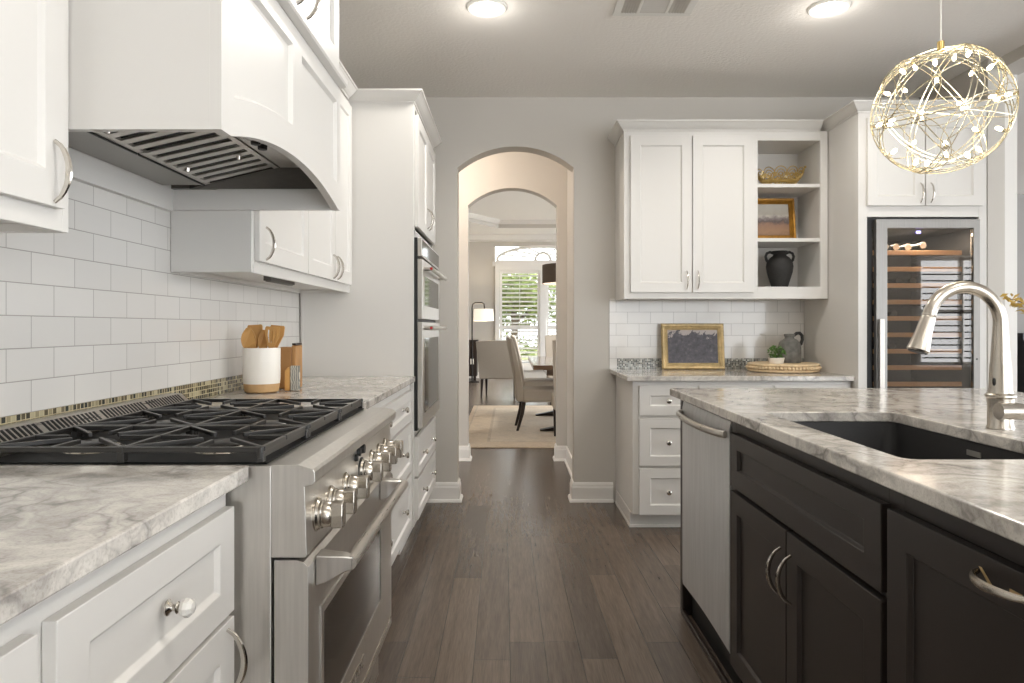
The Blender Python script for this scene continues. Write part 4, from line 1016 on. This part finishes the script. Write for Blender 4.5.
# countertop with the sink cut-out
def rrect(x0, x1, y0, y1, r_, n=6):
    pts = []
    for (cx, cy, a0) in ((x1-r_, y1-r_, 0), (x0+r_, y1-r_, PI/2), (x0+r_, y0+r_, PI), (x1-r_, y0+r_, 1.5*PI)):
        for i in range(n+1): a = a0+PI/2*i/n; pts.append((cx+r_*math.cos(a), cy+r_*math.sin(a)))
    return pts
SXa, SXb, SYa, SYb = .7525, 1.135, 1.317, 2.05
def slab_with_hole(outer, inner, z0, z1, name, mat):
    bm = bmesh.new(); layers = []
    for z in (z0, z1):
        vo = [bm.verts.new((x, y, z)) for x, y in outer]; vi = [bm.verts.new((x, y, z)) for x, y in inner]
        ed = [bm.edges.new((vs[i], vs[(i+1) % len(vs)])) for vs in (vo, vi) for i in range(len(vs))]
        bmesh.ops.triangle_fill(bm, use_beauty=True, use_dissolve=False, edges=ed); layers.append((vo, vi))
    for k in (0, 1):
        a, b_ = layers[0][k], layers[1][k]
        for i in range(len(a)): bm.faces.new((a[i], a[(i+1) % len(a)], b_[(i+1) % len(a)], b_[i]))
    bmesh.ops.recalc_face_normals(bm, faces=bm.faces)
    loc = Vector((1.3, 1.4, z0)); bmesh.ops.translate(bm, verts=bm.verts, vec=-loc)
    me = bpy.data.meshes.new(name); bm.to_mesh(me); bm.free(); me.materials.append(M[mat]); o = bpy.data.objects.new(name, me); COL.objects.link(o); o.location = loc; o['_off'] = tuple(loc)
    m = o.modifiers.new('bevel', 'BEVEL'); m.width = .004; m.segments = 3; m.limit_method = 'ANGLE'; m.angle_limit = math.radians(60)
    return o
o = slab_with_hole([(.659, -.15), (1.98, -.15), (1.98, 2.851), (.659, 2.851)], rrect(SXa, SXb, SYa, SYb, .03), .888, .918, 'countertop', 'granite')
tag(o, 'grey veined granite island top with the sink cut-out', 'countertop', 'granite countertops')
# sink
s_ = thing('sink', 'black composite undermount sink in the island', 'sink', (.94, 1.68, .66))
mb = MB(); N = len(rrect(0, 1, 0, 1, .1))
rings = [(rrect(SXa-.025, SXb+.025, SYa-.025, SYb+.025, .04), .887), (rrect(SXa-.004, SXb+.004, SYa-.004, SYb+.004, .034), .887), (rrect(SXa+.002, SXb-.002, SYa+.002, SYb-.002, .04), .70),
         (rrect(SXa+.012, SXb-.012, SYa+.012, SYb-.012, .045), .678), (rrect(SXa+.04, SXb-.04, SYa+.04, SYb-.04, .05), .668), (rrect(SXa+.15, SXb-.15, SYa+.30, SYb-.30, .03), .664)]
P = [(x, y, z) for r_, z in rings for x, y in r_]; F = []
for i in range(len(rings)-1):
    for j_ in range(N): F.append((i*N+j_, i*N+(j_+1) % N, (i+1)*N+(j_+1) % N, (i+1)*N+j_))
F.append(tuple((len(rings)-1)*N+j_ for j_ in range(N))); mb.add(P, F); bs = mb.build('basin', 'sink', s_, smooth=True)
m = bs.modifiers.new('shell', 'SOLIDIFY'); m.thickness = .006; m.offset = -1 
mb = MB(); mb.lathe([(.043, 0), (.043, .003), (.034, .004), (.028, .001), (.0005, .0005)], ((SXa+SXb)/2, (SYa+SYb)/2, .6645), (0, 0, 1), 24); mb.build('drain', 'chrome', s_, smooth=True)
mb = MB(); mb.box(SXb-.0005, SXb+.0022, 1.665, 1.715, .853, .866); mb.build('overflow', 'sashgrey', s_)
# faucet
FXc, FYc = 1.215, 1.71
fa = thing('faucet', 'brushed nickel gooseneck pull-down faucet behind the island sink', 'faucet', (FXc, FYc, .918))
mb = MB(); mb.lathe([(.030, 0), (.030, .004), (.0275, .008), (.0275, .055), (.029, .075), (.033, .079), (.033, .084), (.027, .088), (.0245, .1), (.0225, .16), (.0005, .16)], (FXc, FYc, .9185), (0, 0, 1), 28)
mb.build('base', 'nickel', fa, smooth=True)
rad = .089; topz = 1.180; path = [(FXc, FYc, .9185+.155)]; R = [.0215]
for i in range(1, 7): t_ = i/6; path.append((FXc, FYc, 1.0735+(topz-1.0735)*t_)); R.append(.0215-.006*t_)
cxx = FXc-rad
for i in range(1, 25): a = PI*.917*i/24; path.append((cxx+rad*math.cos(a), FYc, topz+rad*math.sin(a))); R.append(.0153)
mb = MB(); mb.tube(path, R, 18); nk = mb.build('neck', 'nickel', fa, smooth=True)
pe = Vector(path[-1]); dv = (pe-Vector(path[-2])).normalized(); dv = (dv+Vector((-.02, 0, -.1))).normalized()
mb = MB(); mb.lathe([(.0005, .0), (.0163, .0005), (.0163, .006), (.0155, .0075), (.0165, .012), (.019, .05), (.0245, .088), (.026, .094), (.0235, .098), (.0005, .098)], tuple(pe), tuple(dv), 24); mb.build('spray_head', 'nickel', fa, smooth=True)
mb = MB(); mb.lathe([(.0215, .0), (.0215, .002), (.0005, .0022)], tuple(pe+dv*.0982), tuple(dv), 20); mb.build('nozzle', 'rubber', fa)
mb = MB(); mb.tube([(FXc-.026, FYc-.030, .965), (FXc+.02, FYc-.030, .965), (FXc+.055, FYc-.034, .962), (FXc+.11, FYc-.045, .954)], [.0205, .021, .017, .010], 16); mb.build('lever', 'chrome', fa, smooth=True)
mb = MB(); mb.ball((FXc-.0235, FYc-.010, 1.035), .0045, 10, (.5, 1, 2.2)); mb.build('sensor', 'rubber', fa, smooth=True)

# vase of golden branches on the right of the island, branch tips reach into the frame
VX, VY = 1.895, 2.42
v = thing('vase_of_branches', 'golden leaf branch reaching in from the right edge beside the faucet', 'plant', (VX, VY, .9195))
mb = MB(); mb.lathe([(.0005, 0), (.05, 0), (.062, .01), (.07, .08), (.055, .16), (.03, .2), (.034, .22), (.03, .22), (.026, .2), (.0005, .19)], (VX, VY, .9195), (0, 0, 1), 24); mb.build('vase', 'whiteclay', v, smooth=True)
for (ex, ez, ey) in ((1.725, 1.268, 2.40), (1.98, 1.42, 2.44), (2.05, 1.36, 2.40)):
    mb = MB(); pts = [(VX+(ex-VX)*t_+.02*math.sin(3*t_), VY+(ey-VY)*t_, 1.11+(ez-1.11)*math.sin(t_*PI/2)) for t_ in [i/8 for i in range(9)]]
    mb.tube(pts, [.003-.0002*i for i in range(9)], 6); br = mb.build('branch', 'bark', v, smooth=True)
    mb = MB()
    for i in range(3, 9): leaves(mb, 9, pts[i], (.030, .03, .026), .017)
    mb.build('leaves', 'goldleaf', br)

# ------------------------------------------------------------------ pendant, ceiling lights, vent
PXc, PYc, PZc, PR = 1.305, 2.09, 1.826, .190
pd = thing('pendant_light', 'round openwork wire globe pendant with many tiny lit bulbs over the island', 'pendant light', (PXc, PYc, PZc))
PC = Vector((PXc, PYc, PZc)); tiltM = Matrix.Rotation(.62, 3, 'X') @ Matrix.Rotation(.12, 3, 'Y') @ Matrix.Rotation(.75, 3, 'Z')
mb = MB(); mb.tube([(PXc, PYc, PZc+PR-.01), (PXc, PYc, CZ-.026)], .0022, 6); mb.build('cable', 'plastic', pd, smooth=True)
mb = MB(); mb.lathe([(.0005, 0), (.05, 0), (.06, .006), (.06, .024), (.0005, .025)], (PXc, PYc, CZ-.0255), (0, 0, 1), 24); mb.build('canopy', 'gold', pd, smooth=True)
mb = MB(); mb.lathe([(.0005, 0), (.010, .002), (.010, .03), (.0005, .034)], (PXc, PYc, PZc+PR-.012), (0, 0, 1), 12); mb.build('cap', 'gold', pd, smooth=True)
ph = (1+5**.5)/2
ico = [Vector(q).normalized() for q in ((0, 1, ph), (0, 1, -ph), (0, -1, ph), (0, -1, -ph), (1, ph, 0), (1, -ph, 0), (-1, ph, 0), (-1, -ph, 0), (ph, 0, 1), (ph, 0, -1), (-ph, 0, 1), (-ph, 0, -1))]
def ring(axis, off, rr, rod):
    A = (tiltM @ axis).normalized(); up = Vector((0, 0, 1)) if abs(A.z) < .9 else Vector((1, 0, 0)); e1 = (up-A*up.dot(A)).normalized(); e2 = A.cross(e1)
    r_ = math.sqrt(max(1e-6, rr*rr-off*off)); mb = MB()
    mb.tube([tuple(PC+A*off+e1*(r_*math.cos(2*PI*i/56))+e2*(r_*math.sin(2*PI*i/56))) for i in range(56)], rod, 6, closed=True); return mb
axes6 = [a for a in ico if (a.x, a.y, a.z) > (-a.x, -a.y, -a.z)]
for a in axes6:
    for off in (-.0075, .0075): ring(a, off, PR, .0016).build('ring', 'champagne', pd, smooth=True)
for a in ((.55, .835, 0), (-.3, .5, .81), (.1, -.3, .95)): ring(tiltM.inverted() @ Vector(a), 0, PR, .0015).build('ring', 'champagne', pd, smooth=True)
for a in ico: ring(a, PR*.80, PR*.985, .0013).build('ring', 'champagne', pd, smooth=True)
nodes = []
for i in range(12):
    for j_ in range(i+1, 12):
        if ico[i].dot(ico[j_]) > .4: nodes.append((ico[i]+ico[j_]).normalized())
for q in nodes:
    d_ = tiltM @ q; base_ = PC+d_*(PR-.002); mb = MB(); mb.lathe([(.0055, 0), (.0055, .012), (.0005, .013)], tuple(base_), tuple(-d_), 8); st = mb.build('bulb_holder', 'champagne', pd, smooth=True)
    mb = MB(); mb.lathe([(.0035, 0), (.0056, .006), (.0056, .013), (.003, .018), (.0005, .019)], tuple(base_-d_*.0135), tuple(-d_), 8); mb.build('bulb', 'led', st, smooth=True)
lamp('pendant_glow', 'POINT', (PXc, PYc, PZc), 1.5, (1, .9, .72), .05)

cl = [(-.112, 3.32), (1.535, 3.32), (.42, .9), (1.75, .9), (.42, -1.3), (1.75, -1.3)]  # first two are in view; the other four are unseen, added for lighting
names = ['round recessed ceiling light above the left side near the archway', 'round recessed ceiling light above the island near the pendant',
         'unseen round recessed ceiling light added for lighting above the range aisle', 'unseen round recessed ceiling light added for lighting above the island middle',
         'unseen round recessed ceiling light added for lighting at left behind the viewer', 'unseen round recessed ceiling light added for lighting at right behind the viewer']
for (x, y), l in zip(cl, names):
    o = thing('ceiling_light', l, 'ceiling light', (x, y, CZ), 'recessed ceiling lights')
    mb = MB(); mb.lathe([(.098, 0), (.098, -.006), (.090, -.012), (.074, -.010), (.066, -.004), (.066, -.0005)], (x, y, CZ-.0002), (0, 0, 1), 40); mb.build('trim_ring', 'plastic', o, smooth=True)
    mb = MB(); mb.lathe([(.0655, -.0005), (.064, -.005), (.0005, -.007)], (x, y, CZ), (0, 0, 1), 32); mb.build('lens', 'lens', o, smooth=True)
    lamp('downlight', 'POINT', (x, y, CZ-.10), .6, (1, .96, .90), .06); lamp('downlight', 'SPOT', (x, y, CZ-.02), 20, (1, .96, .90), .06, (0, 0, 0), math.radians(160))
vt = thing('ceiling_vent', 'white rectangular air vent in the ceiling between the lights', 'vent', (.70, 3.2, CZ))
mb = MB(); V0, V1, U0, U1 = 3.13, 3.40, .505, .885
mb.box(U0, U1, V0, V0+.03, CZ-.008, CZ-.0005); mb.box(U0, U1, V1-.03, V1, CZ-.008, CZ-.0005); mb.box(U0, U0+.035, V0+.03, V1-.03, CZ-.008, CZ-.0005); mb.box(U1-.035, U1, V0+.03, V1-.03, CZ-.008, CZ-.0005)
for x in (.617, .755): mb.box(x, x+.014, V0+.03, V1-.03, CZ-.008, CZ-.0005)
mb.build('frame', 'plastic', vt, bevel=.001)
mb = MB(); mb.box(U0+.034, U1-.034, V0+.031, V1-.031, CZ-.0022, CZ-.0004); mb.build('duct', 'iron', vt)
mb = MB()
for (a, b_) in ((U0+.036, .616), (.770, U1-.036)):
    n = 6
    for i in range(n): x = a+(b_-a)*(i+.5)/n; mb.prism([(x-.006, CZ-.003), (x-.004, CZ-.003), (x+.006, CZ-.009), (x+.004, CZ-.009)], lambda p_, q_, t_: (p_, t_, q_), V0+.031, V1-.031)
for i in range(11): y = V0+.036+i*.0185; mb.prism([(y, CZ-.003), (y+.002, CZ-.003), (y+.016, CZ-.0075), (y+.014, CZ-.0075)], lambda p_, q_, t_: (t_, p_, q_), .632, .754)
mb.build('louvers', 'ventgrey', vt)

# ------------------------------------------------------------------ dining room beyond the arches
DZ = 3.28; YD = 15.8
mb = MB()
oc = [(-1.0, 8.0), (3.0, 8.0), (3.0, 14.7), (-.25, 14.7), (-1.0, 13.55)]
def ceil_hole(outer, inner, z0, z1, name):
    o = slab_with_hole(outer, inner, z0, z1, name, 'ceil_white'); o.modifiers.clear(); return o
struct(ceil_hole([(-3.2, 6.181), (3.2, 6.181), (3.2, YD), (-3.2, YD)], oc, DZ, DZ+.16, 'ceiling'))
mb = MB(); mb.box(-1.6, 3.4, 7.6, 15.2, DZ+.161, DZ+.26); struct(mb.build('ceiling', 'ceil_white'))
mb = MB(); mb.sweep(oc[::-1], [(-.0005, DZ+.02), (-.0005, DZ+.09), (-.004, DZ+.09), (-.004, DZ+.02)], closed=True) if False else None
mb.sweep(oc, [(0, DZ+.158), (-.10, DZ+.158), (-.09, DZ+.14), (-.03, DZ+.09), (0, DZ+.08)], closed=True); struct(mb.build('trim_6', 'trim'), 'crown molding round the tray ceiling', 'molding')
mb = MB(); mb.sweep(oc, [(0, DZ+.002), (-.006, DZ+.002), (-.006, DZ+.079), (0, DZ+.079)], closed=True); struct(mb.build('trim_7', 'wall'), 'painted riser of the tray ceiling', 'riser')
mb = MB(); mb.box(-3.2, 3.2, YD-.11, YD, DZ-.13, DZ-.001); mb.box(-3.2, 3.2, YD-.06, YD, DZ-.16, DZ-.13); struct(mb.build('trim_8', 'trim', bevel=.01), 'crown molding on the far dining room wall', 'molding')
WX0, WX1, WZ0, WZ1, TRZ = -.24, 1.75, .28, 2.46, 2.66
mb = MB(); mb.box(-3.2, WX0-.10, YD, YD+.14, 0, DZ+.1); mb.box(WX1+.1, 3.2, YD, YD+.14, 0, DZ+.1); mb.box(WX0-.1, WX1+.1, YD, YD+.14, 0, WZ0-.1); mb.box(WX0-.1, WX1+.1, YD, YD+.14, 3.02, DZ+.1)
mb.box(WX0-.1, WX1+.1, YD, YD+.14, WZ1+.1, TRZ); struct(mb.build('wall_dining_far', 'wall', loc=(0, YD, 0)))
mb = MB(); mb.box(-3.35, -3.2, 6.18, YD+.14, 0, DZ+.1); struct(mb.build('wall_dining_left', 'wall', loc=(-3.2, 10, 0)))
mb = MB(); mb.box(-3.2, WX0-.11, YD-.02, YD-.001, 0, .14); mb.box(-3.2, WX0-.11, YD-.035, YD-.001, 0, .02); struct(mb.build('baseboard_dining', 'trim', bevel=.002))
wn = thing('window_1', 'white shuttered window of the dining room seen through the archway', 'window', (.75, YD, WZ0)); wn['kind'] = 'structure'
mb = MB()
mb.box(WX0-.10, WX0, YD-.05, YD+.10, WZ0-.1, WZ1+.1); mb.box(WX1, WX1+.10, YD-.05, YD+.10, WZ0-.1, WZ1+.1); mb.box(WX0, WX1, YD-.05, YD+.10, WZ1, WZ1+.1); mb.box(WX0, WX1, YD-.05, YD+.10, WZ0-.1, WZ0)
mb.box(.685, .825, YD-.05, YD+.10, WZ0, WZ1); mb.box(WX0-.16, WX1+.16, YD-.06, YD-.001, WZ1+.1, WZ1+.2); mb.box(WX0-.14, WX1+.14, YD-.07, YD-.001, WZ1+.195, WZ1+.215)
mb.build('casing', 'trim', wn, bevel=.004)
mb = MB(); mb.box(WX0, WX1, YD+.08, YD+.086, WZ0, WZ1); mb.build('pane', 'pane', wn)
for (a, b_) in ((WX0+.005, .68), (.83, WX1-.005)):
    mb = MB(); zr = 1.16
    mb.box(a, a+.055, YD-.02, YD+.012, WZ0, WZ1); mb.box(b_-.055, b_, YD-.02, YD+.012, WZ0, WZ1)
    for (z0, z1) in ((WZ0, WZ0+.07), (zr-.05, zr+.05), (WZ1-.07, WZ1)): mb.box(a+.055, b_-.055, YD-.02, YD+.012, z0, z1)
    sp = mb.build('shutter', 'trim', wn, bevel=.003)
    mb = MB()
    for (z0, z1) in ((WZ0+.07, zr-.05), (zr+.05, WZ1-.07)):
        n = round((z1-z0)/.098)
        for i in range(n):
            z = z0+(z1-z0)*(i+.5)/n; mb.prism([(YD-.034, z-.020), (YD-.034, z-.010), (YD+.030, z+.022), (YD+.030, z+.012)], lambda p_, q_, t_: (t_, p_, q_), a+.057, b_-.057)
    mb.box((a+b_)/2-.006, (a+b_)/2+.006, YD-.046, YD-.036, WZ0+.1, WZ1-.1)
    mb.build('louvers', 'trim', sp)
# fan transom
mb = MB(); tcx = (WX0+WX1)/2
mb.box(WX0-.08, WX1+.08, YD-.04, YD+.06, TRZ, TRZ+.04); mb.tube([(tcx+.17*math.cos(PI*i/14), YD, TRZ+.04+.17*math.sin(PI*i/14)) for i in range(15)], .03, 8)
for i in range(1, 8):
    a = PI*i/8; e = 1.0 if True else 0
    x1, z1 = tcx+1.05*math.cos(a), TRZ+.04+.33*math.sin(a)
    mb.tube([(tcx+.17*math.cos(a), YD+.01, TRZ+.04+.17*math.sin(a)), (x1, YD+.01, z1)], .018, 6)
mb.tube([(tcx+1.05*math.cos(PI*i/24), YD, TRZ+.04+.31*math.sin(PI*i/24)) for i in range(25)], .035, 8)
mb.build('fan_transom', 'trim', wn)
mb = MB(); mb.box(WX0-.1, WX1+.1, YD+.08, YD+.086, TRZ+.04, 3.02); mb.build('pane', 'pane', wn)

# rug
mb = MB(); mb.box(-.535, 2.6, 6.66, 10.2, .0008, .010)
tag(mb.build('rug', 'rug', bevel=.003), 'large faded beige patterned rug under the dining table', 'rug')

# dining chairs: local frame, seat faces +Y
def make_chair(name, label, fab, wd=.50, sh=.47, bh=1.05, flare=1.1):
    o = thing(name, label, 'chair', (0, 0, 0), 'upholstered dining chairs')
    hw = wd/2
    mb = MB(); nx, ny = 8, 8; top = []
    mb.box(-hw, hw, -.22, .25, sh-.15, sh-.005); st = mb.build('seat', fab, o, bevel=.03, seg=4, smooth=True)
    mb = MB(); rows = []
    for i in range(13):
        t_ = i/12; z = sh-.14+(bh-sh+.14)*t_; yb = -.24-.035*math.sin(t_*PI*.5)-.13*max(0, t_-.15)**1.5; wv_ = hw*(.96+(flare-1)*t_*1.2); th = .085-.035*t_
        if t_ > .9: th *= .8
        row = []
        for j_ in range(9):
            s2 = j_/8*2-1; row.append((wv_*s2, yb+.028*s2*s2*t_+th/2*(1 if True else 0), z-(.018*abs(s2)**3 if i == 12 else 0)))
        for j_ in range(8, -1, -1):
            s2 = j_/8*2-1; row.append((wv_*s2, yb+.028*s2*s2*t_-th/2, z-(.018*abs(s2)**3 if i == 12 else 0)))
        rows.append(row)
    P = [q for r_ in rows for q in r_]; N = 18; F = []
    for i in range(12):
        for j_ in range(N): F.append((i*N+j_, i*N+(j_+1) % N, (i+1)*N+(j_+1) % N, (i+1)*N+j_))
    F += [tuple(range(N)), tuple(12*N+j_ for j_ in range(N))]
    mb.add(P, F); mb.build('backrest', fab, o, bevel=.012, seg=3, smooth=True)
    for sx in (-1, 1):
        x = sx*(hw-.045)
        mb = MB(); r4 = []
        for (y, z, w_) in ((.20, sh-.151, .022), (.20, .0, .014)): r4.append([(x-w_, y-w_, z), (x+w_, y-w_, z), (x+w_, y+w_, z), (x-w_, y+w_, z)])
        mb.add([q for r_ in r4 for q in r_], [(0, 1, 2, 3), (4, 7, 6, 5), (0, 4, 5, 1), (1, 5, 6, 2), (2, 6, 7, 3), (3, 7, 4, 0)]); mb.build('leg', 'darkwood', o, bevel=.003)
        mb = MB(); r4 = []
        for (y, z, w_) in ((-.20, sh-.151, .024), (-.215, .2, .02), (-.27, .0, .014)): r4.append([(x-w_, y-w_, z), (x+w_, y-w_, z), (x+w_, y+w_, z), (x-w_, y+w_, z)])
        F = [(0, 1, 2, 3), (8, 11, 10, 9)]
        for i in range(2):
            for j_ in range(4): F.append((4*i+j_, 4*i+(j_+1) % 4, 4*i+4+(j_+1) % 4, 4*i+4+j_))
        mb.add([q for r_ in r4 for q in r_], F); mb.build('leg', 'darkwood', o, bevel=.003)
    return o
ch = make_chair('dining_chair', 'tall oatmeal upholstered dining chair on the rug, side-on at the near left of the table', 'fabric')
ch.location = (.345, 7.92, .0115); ch.rotation_euler = (0, 0, -PI/2+.04)
def place(x, y, rz, label, z=.0115):
    c_ = copy_tree(ch); c_.location = (x, y, z); c_.rotation_euler = (0, 0, rz); c_['label'] = label; return c_
place(.685, 7.12, 0, 'oatmeal dining chair at the near table end, mostly hidden by the right archway jamb')
place(.40, 9.2, -PI/2-.03, 'oatmeal dining chair at the far left side of the table, behind the side-on chair')
place(.82, 10.6, PI, 'oatmeal dining chair at the far end of the table, its back toward the window', .0005)
ac = make_chair('slipper_chair', 'wide grey upholstered chair seen from behind near the floor lamp', 'fabric2', .64, .46, .95, 1.12)
ac.location = (-.16, 11.6, .0005); ac.rotation_euler = (0, 0, -.15)

# table
tb = thing('dining_table', 'walnut dining table with a dark metal trestle base on the rug', 'table', (.75, 8.4, .011))
mb = MB(); mb.box(.245, 1.35, 7.28, 9.5, .715, .765); mb.build('tabletop', 'tablewood', tb, bevel=.006)
mb = MB(); mb.box(.40, 1.2, 7.5, 9.3, .64, .714); mb.build('apron', 'tablewood', tb, bevel=.004)
for y in (7.72, 9.05):
    mb = MB()
    mb.prism([(.72, .64), (.88, .64), (.86, .075), (.74, .075)], lambda p_, q_, a: (p_, a, q_), y-.03, y+.03)
    mb.prism([(.335, .0115), (1.265, .0115), (1.265, .025), (.95, .085), (.65, .085), (.335, .025)], lambda p_, q_, a: (p_, a, q_), y-.05, y+.05)
    mb.build('trestle', 'darkmetal', tb, bevel=.003)
# floor lamp
fl = thing('floor_lamp', 'black arched floor lamp with a white drum shade by the far wall', 'lamp', (-.80, 14.6, 0))
LX, LY = -.80, 14.6
mb = MB(); mb.lathe([(.0005, .0005), (.15, .0005), (.15, .02), (.0005, .025)], (LX, LY, 0), (0, 0, 1), 28); mb.build('base', 'darkmetal', fl, smooth=True)
mb = MB(); mb.tube([(LX, LY, .02), (LX, LY, 1.58), (LX+.015, LY, 1.65), (LX+.06, LY, 1.685), (LX+.20, LY, 1.685), (LX+.25, LY, 1.66), (LX+.26, LY, 1.55)], .015, 10); mb.build('pole', 'darkmetal', fl, smooth=True)
mb = MB(); n = 32; P = []; F = []
for (rr, z) in ((.215, 1.30), (.205, 1.55), (.200, 1.55), (.210, 1.30)):
    for i in range(n): P.append((LX+.24+rr*math.cos(2*PI*i/n), LY+rr*math.sin(2*PI*i/n), z))
for k in range(4):
    for i in range(n): F.append((k*n+i, k*n+(i+1) % n, ((k+1) % 4)*n+(i+1) % n, ((k+1) % 4)*n+i))
mb.add(P, F); mb.build('lamp_shade', 'lampshade', fl, smooth=True)
lamp('floor_lamp_bulb', 'POINT', (LX+.24, LY, 1.42), 12, (1, .86, .66), .04)
# dark console with an outlet beside it
cs = thing('console', 'low dark console against the far wall behind the grey chair', 'console', (-1.4, 15.4, 0))
mb = MB(); mb.box(-2.2, -.72, 15.0, 15.45, .10, .86); mb.build('body', 'darkwood', cs, bevel=.004)
mb = MB(); mb.box(-2.22, -.70, 14.98, 15.47, .8605, .89); mb.build('top', 'darkwood', cs, bevel=.004)
for x in (-2.15, -.77):
    mb = MB(); mb.box(x-.03, x+.03, 15.03, 15.09, 0, .0995); mb.build('leg', 'darkwood', cs)
mb = MB(); mb.box(-.86, -.79, 14.994, 14.9995, .36, .48); mb.build('outlet_plate', 'plastic', cs, bevel=.002)
# drum pendant over the table
dp = thing('drum_pendant', 'brown drum pendant lamp over the dining table', 'pendant light', (.86, 9.0, 1.75))
mb = MB(); n = 36; P = []; F = []
for (rr, z) in ((.44, 1.735), (.44, 1.975), (.43, 1.975), (.43, 1.735)):
    for i in range(n): P.append((.86+rr*math.cos(2*PI*i/n), 9.0+rr*math.sin(2*PI*i/n), z))
for k in range(4):
    for i in range(n): F.append((k*n+i, k*n+(i+1) % n, ((k+1) % 4)*n+(i+1) % n, ((k+1) % 4)*n+i))
mb.add(P, F); mb.build('shade', 'drum', dp, smooth=True)
mb = MB(); mb.tube([(.86, 9.0, 1.80), (.86, 9.0, 3.43)], .008, 8); mb.tube([(.43, 9.0, 1.97), (1.29, 9.0, 1.97)], .005, 6); mb.build('stem', 'darkmetal', dp, smooth=True)
mb = MB(); mb.ball((.86, 9.0, 1.77), .05, 14); mb.build('bulb', 'lampshade', dp, smooth=True)
lamp('drum_bulb', 'POINT', (.86, 9.0, 1.85), 48, (1, .94, .86), .05)

# hall light, warm
hl = thing('hall_light', 'flush ceiling light in the hall between the arches, hidden by the first arch', 'ceiling light', (-.6, 5.4, CZ))
mb = MB(); mb.lathe([(.12, -.0005), (.12, -.02), (.10, -.05), (.0005, -.07)], (-.6, 5.4, CZ), (0, 0, 1), 28); mb.build('bowl', 'lampshade', hl, smooth=True)
lamp('hall_lamp', 'POINT', (-.6, 5.35, CZ-.15), 11, (1, .85, .72), .1)

# ------------------------------------------------------------------ outside the dining room window
mb = MB(); mb.box(-14, 16, YD+.15, 42, -.12, -.02); struct(mb.build('ground', 'lawn'), 'dry lawn outside the dining room window', 'lawn')
rng = random.Random(11)
def tree(label, x, y, h, rad, n):
    t_ = thing('tree', label, 'tree', (x, y, -.02), 'garden trees beyond the window')
    mb = MB(); mb.tube([(x, y, -.02), (x+.05, y, h*.35), (x-.05, y+.1, h*.62)], [.13, .10, .05], 8)
    for k in range(5):
        a = k*1.3; mb.tube([(x, y, h*.38+k*.12), (x+rad*.6*math.cos(a), y+rad*.6*math.sin(a), h*.62+.2*k)], [.05, .02], 6)
    mb.build('trunk', 'bark', t_, smooth=True)
    mb = MB()
    for k in range(9):
        a = rng.uniform(0, 2*PI); rr = rng.uniform(0, rad*.7); leaves(mb, n//9, (x+rr*math.cos(a), y+rr*math.sin(a), h*rng.uniform(.42, .8)), (rad*.6, rad*.6, h*.17), .12, rng=rng)
    mb.build('crown', 'tree', t_)
tree('airy green tree filling the left window shutter', .1, 21.0, 3.3, 1.7, 3000)
tree('pale green tree at the right window shutter', 3.0, 25.0, 3.9, 1.9, 2600)
tree('tall green tree further back left in the garden', -1.6, 28.0, 4.2, 2.4, 2600)
mb = MB()
for i in range(26): leaves(mb, 90, (-6+i*.5, 29, .35+.12*math.sin(i*1.7)), (.5, .5, .5), .12, rng=rng)
tag(mb.build('hedge', 'tree'), 'clipped hedge across the back of the garden', 'hedge', kind='stuff')
mb = MB(); mb.box(-10, 14, 22.9, 24.2, -.019, -.005); tag(mb.build('driveway', 'drive'), 'grey paved drive across the garden', 'path')
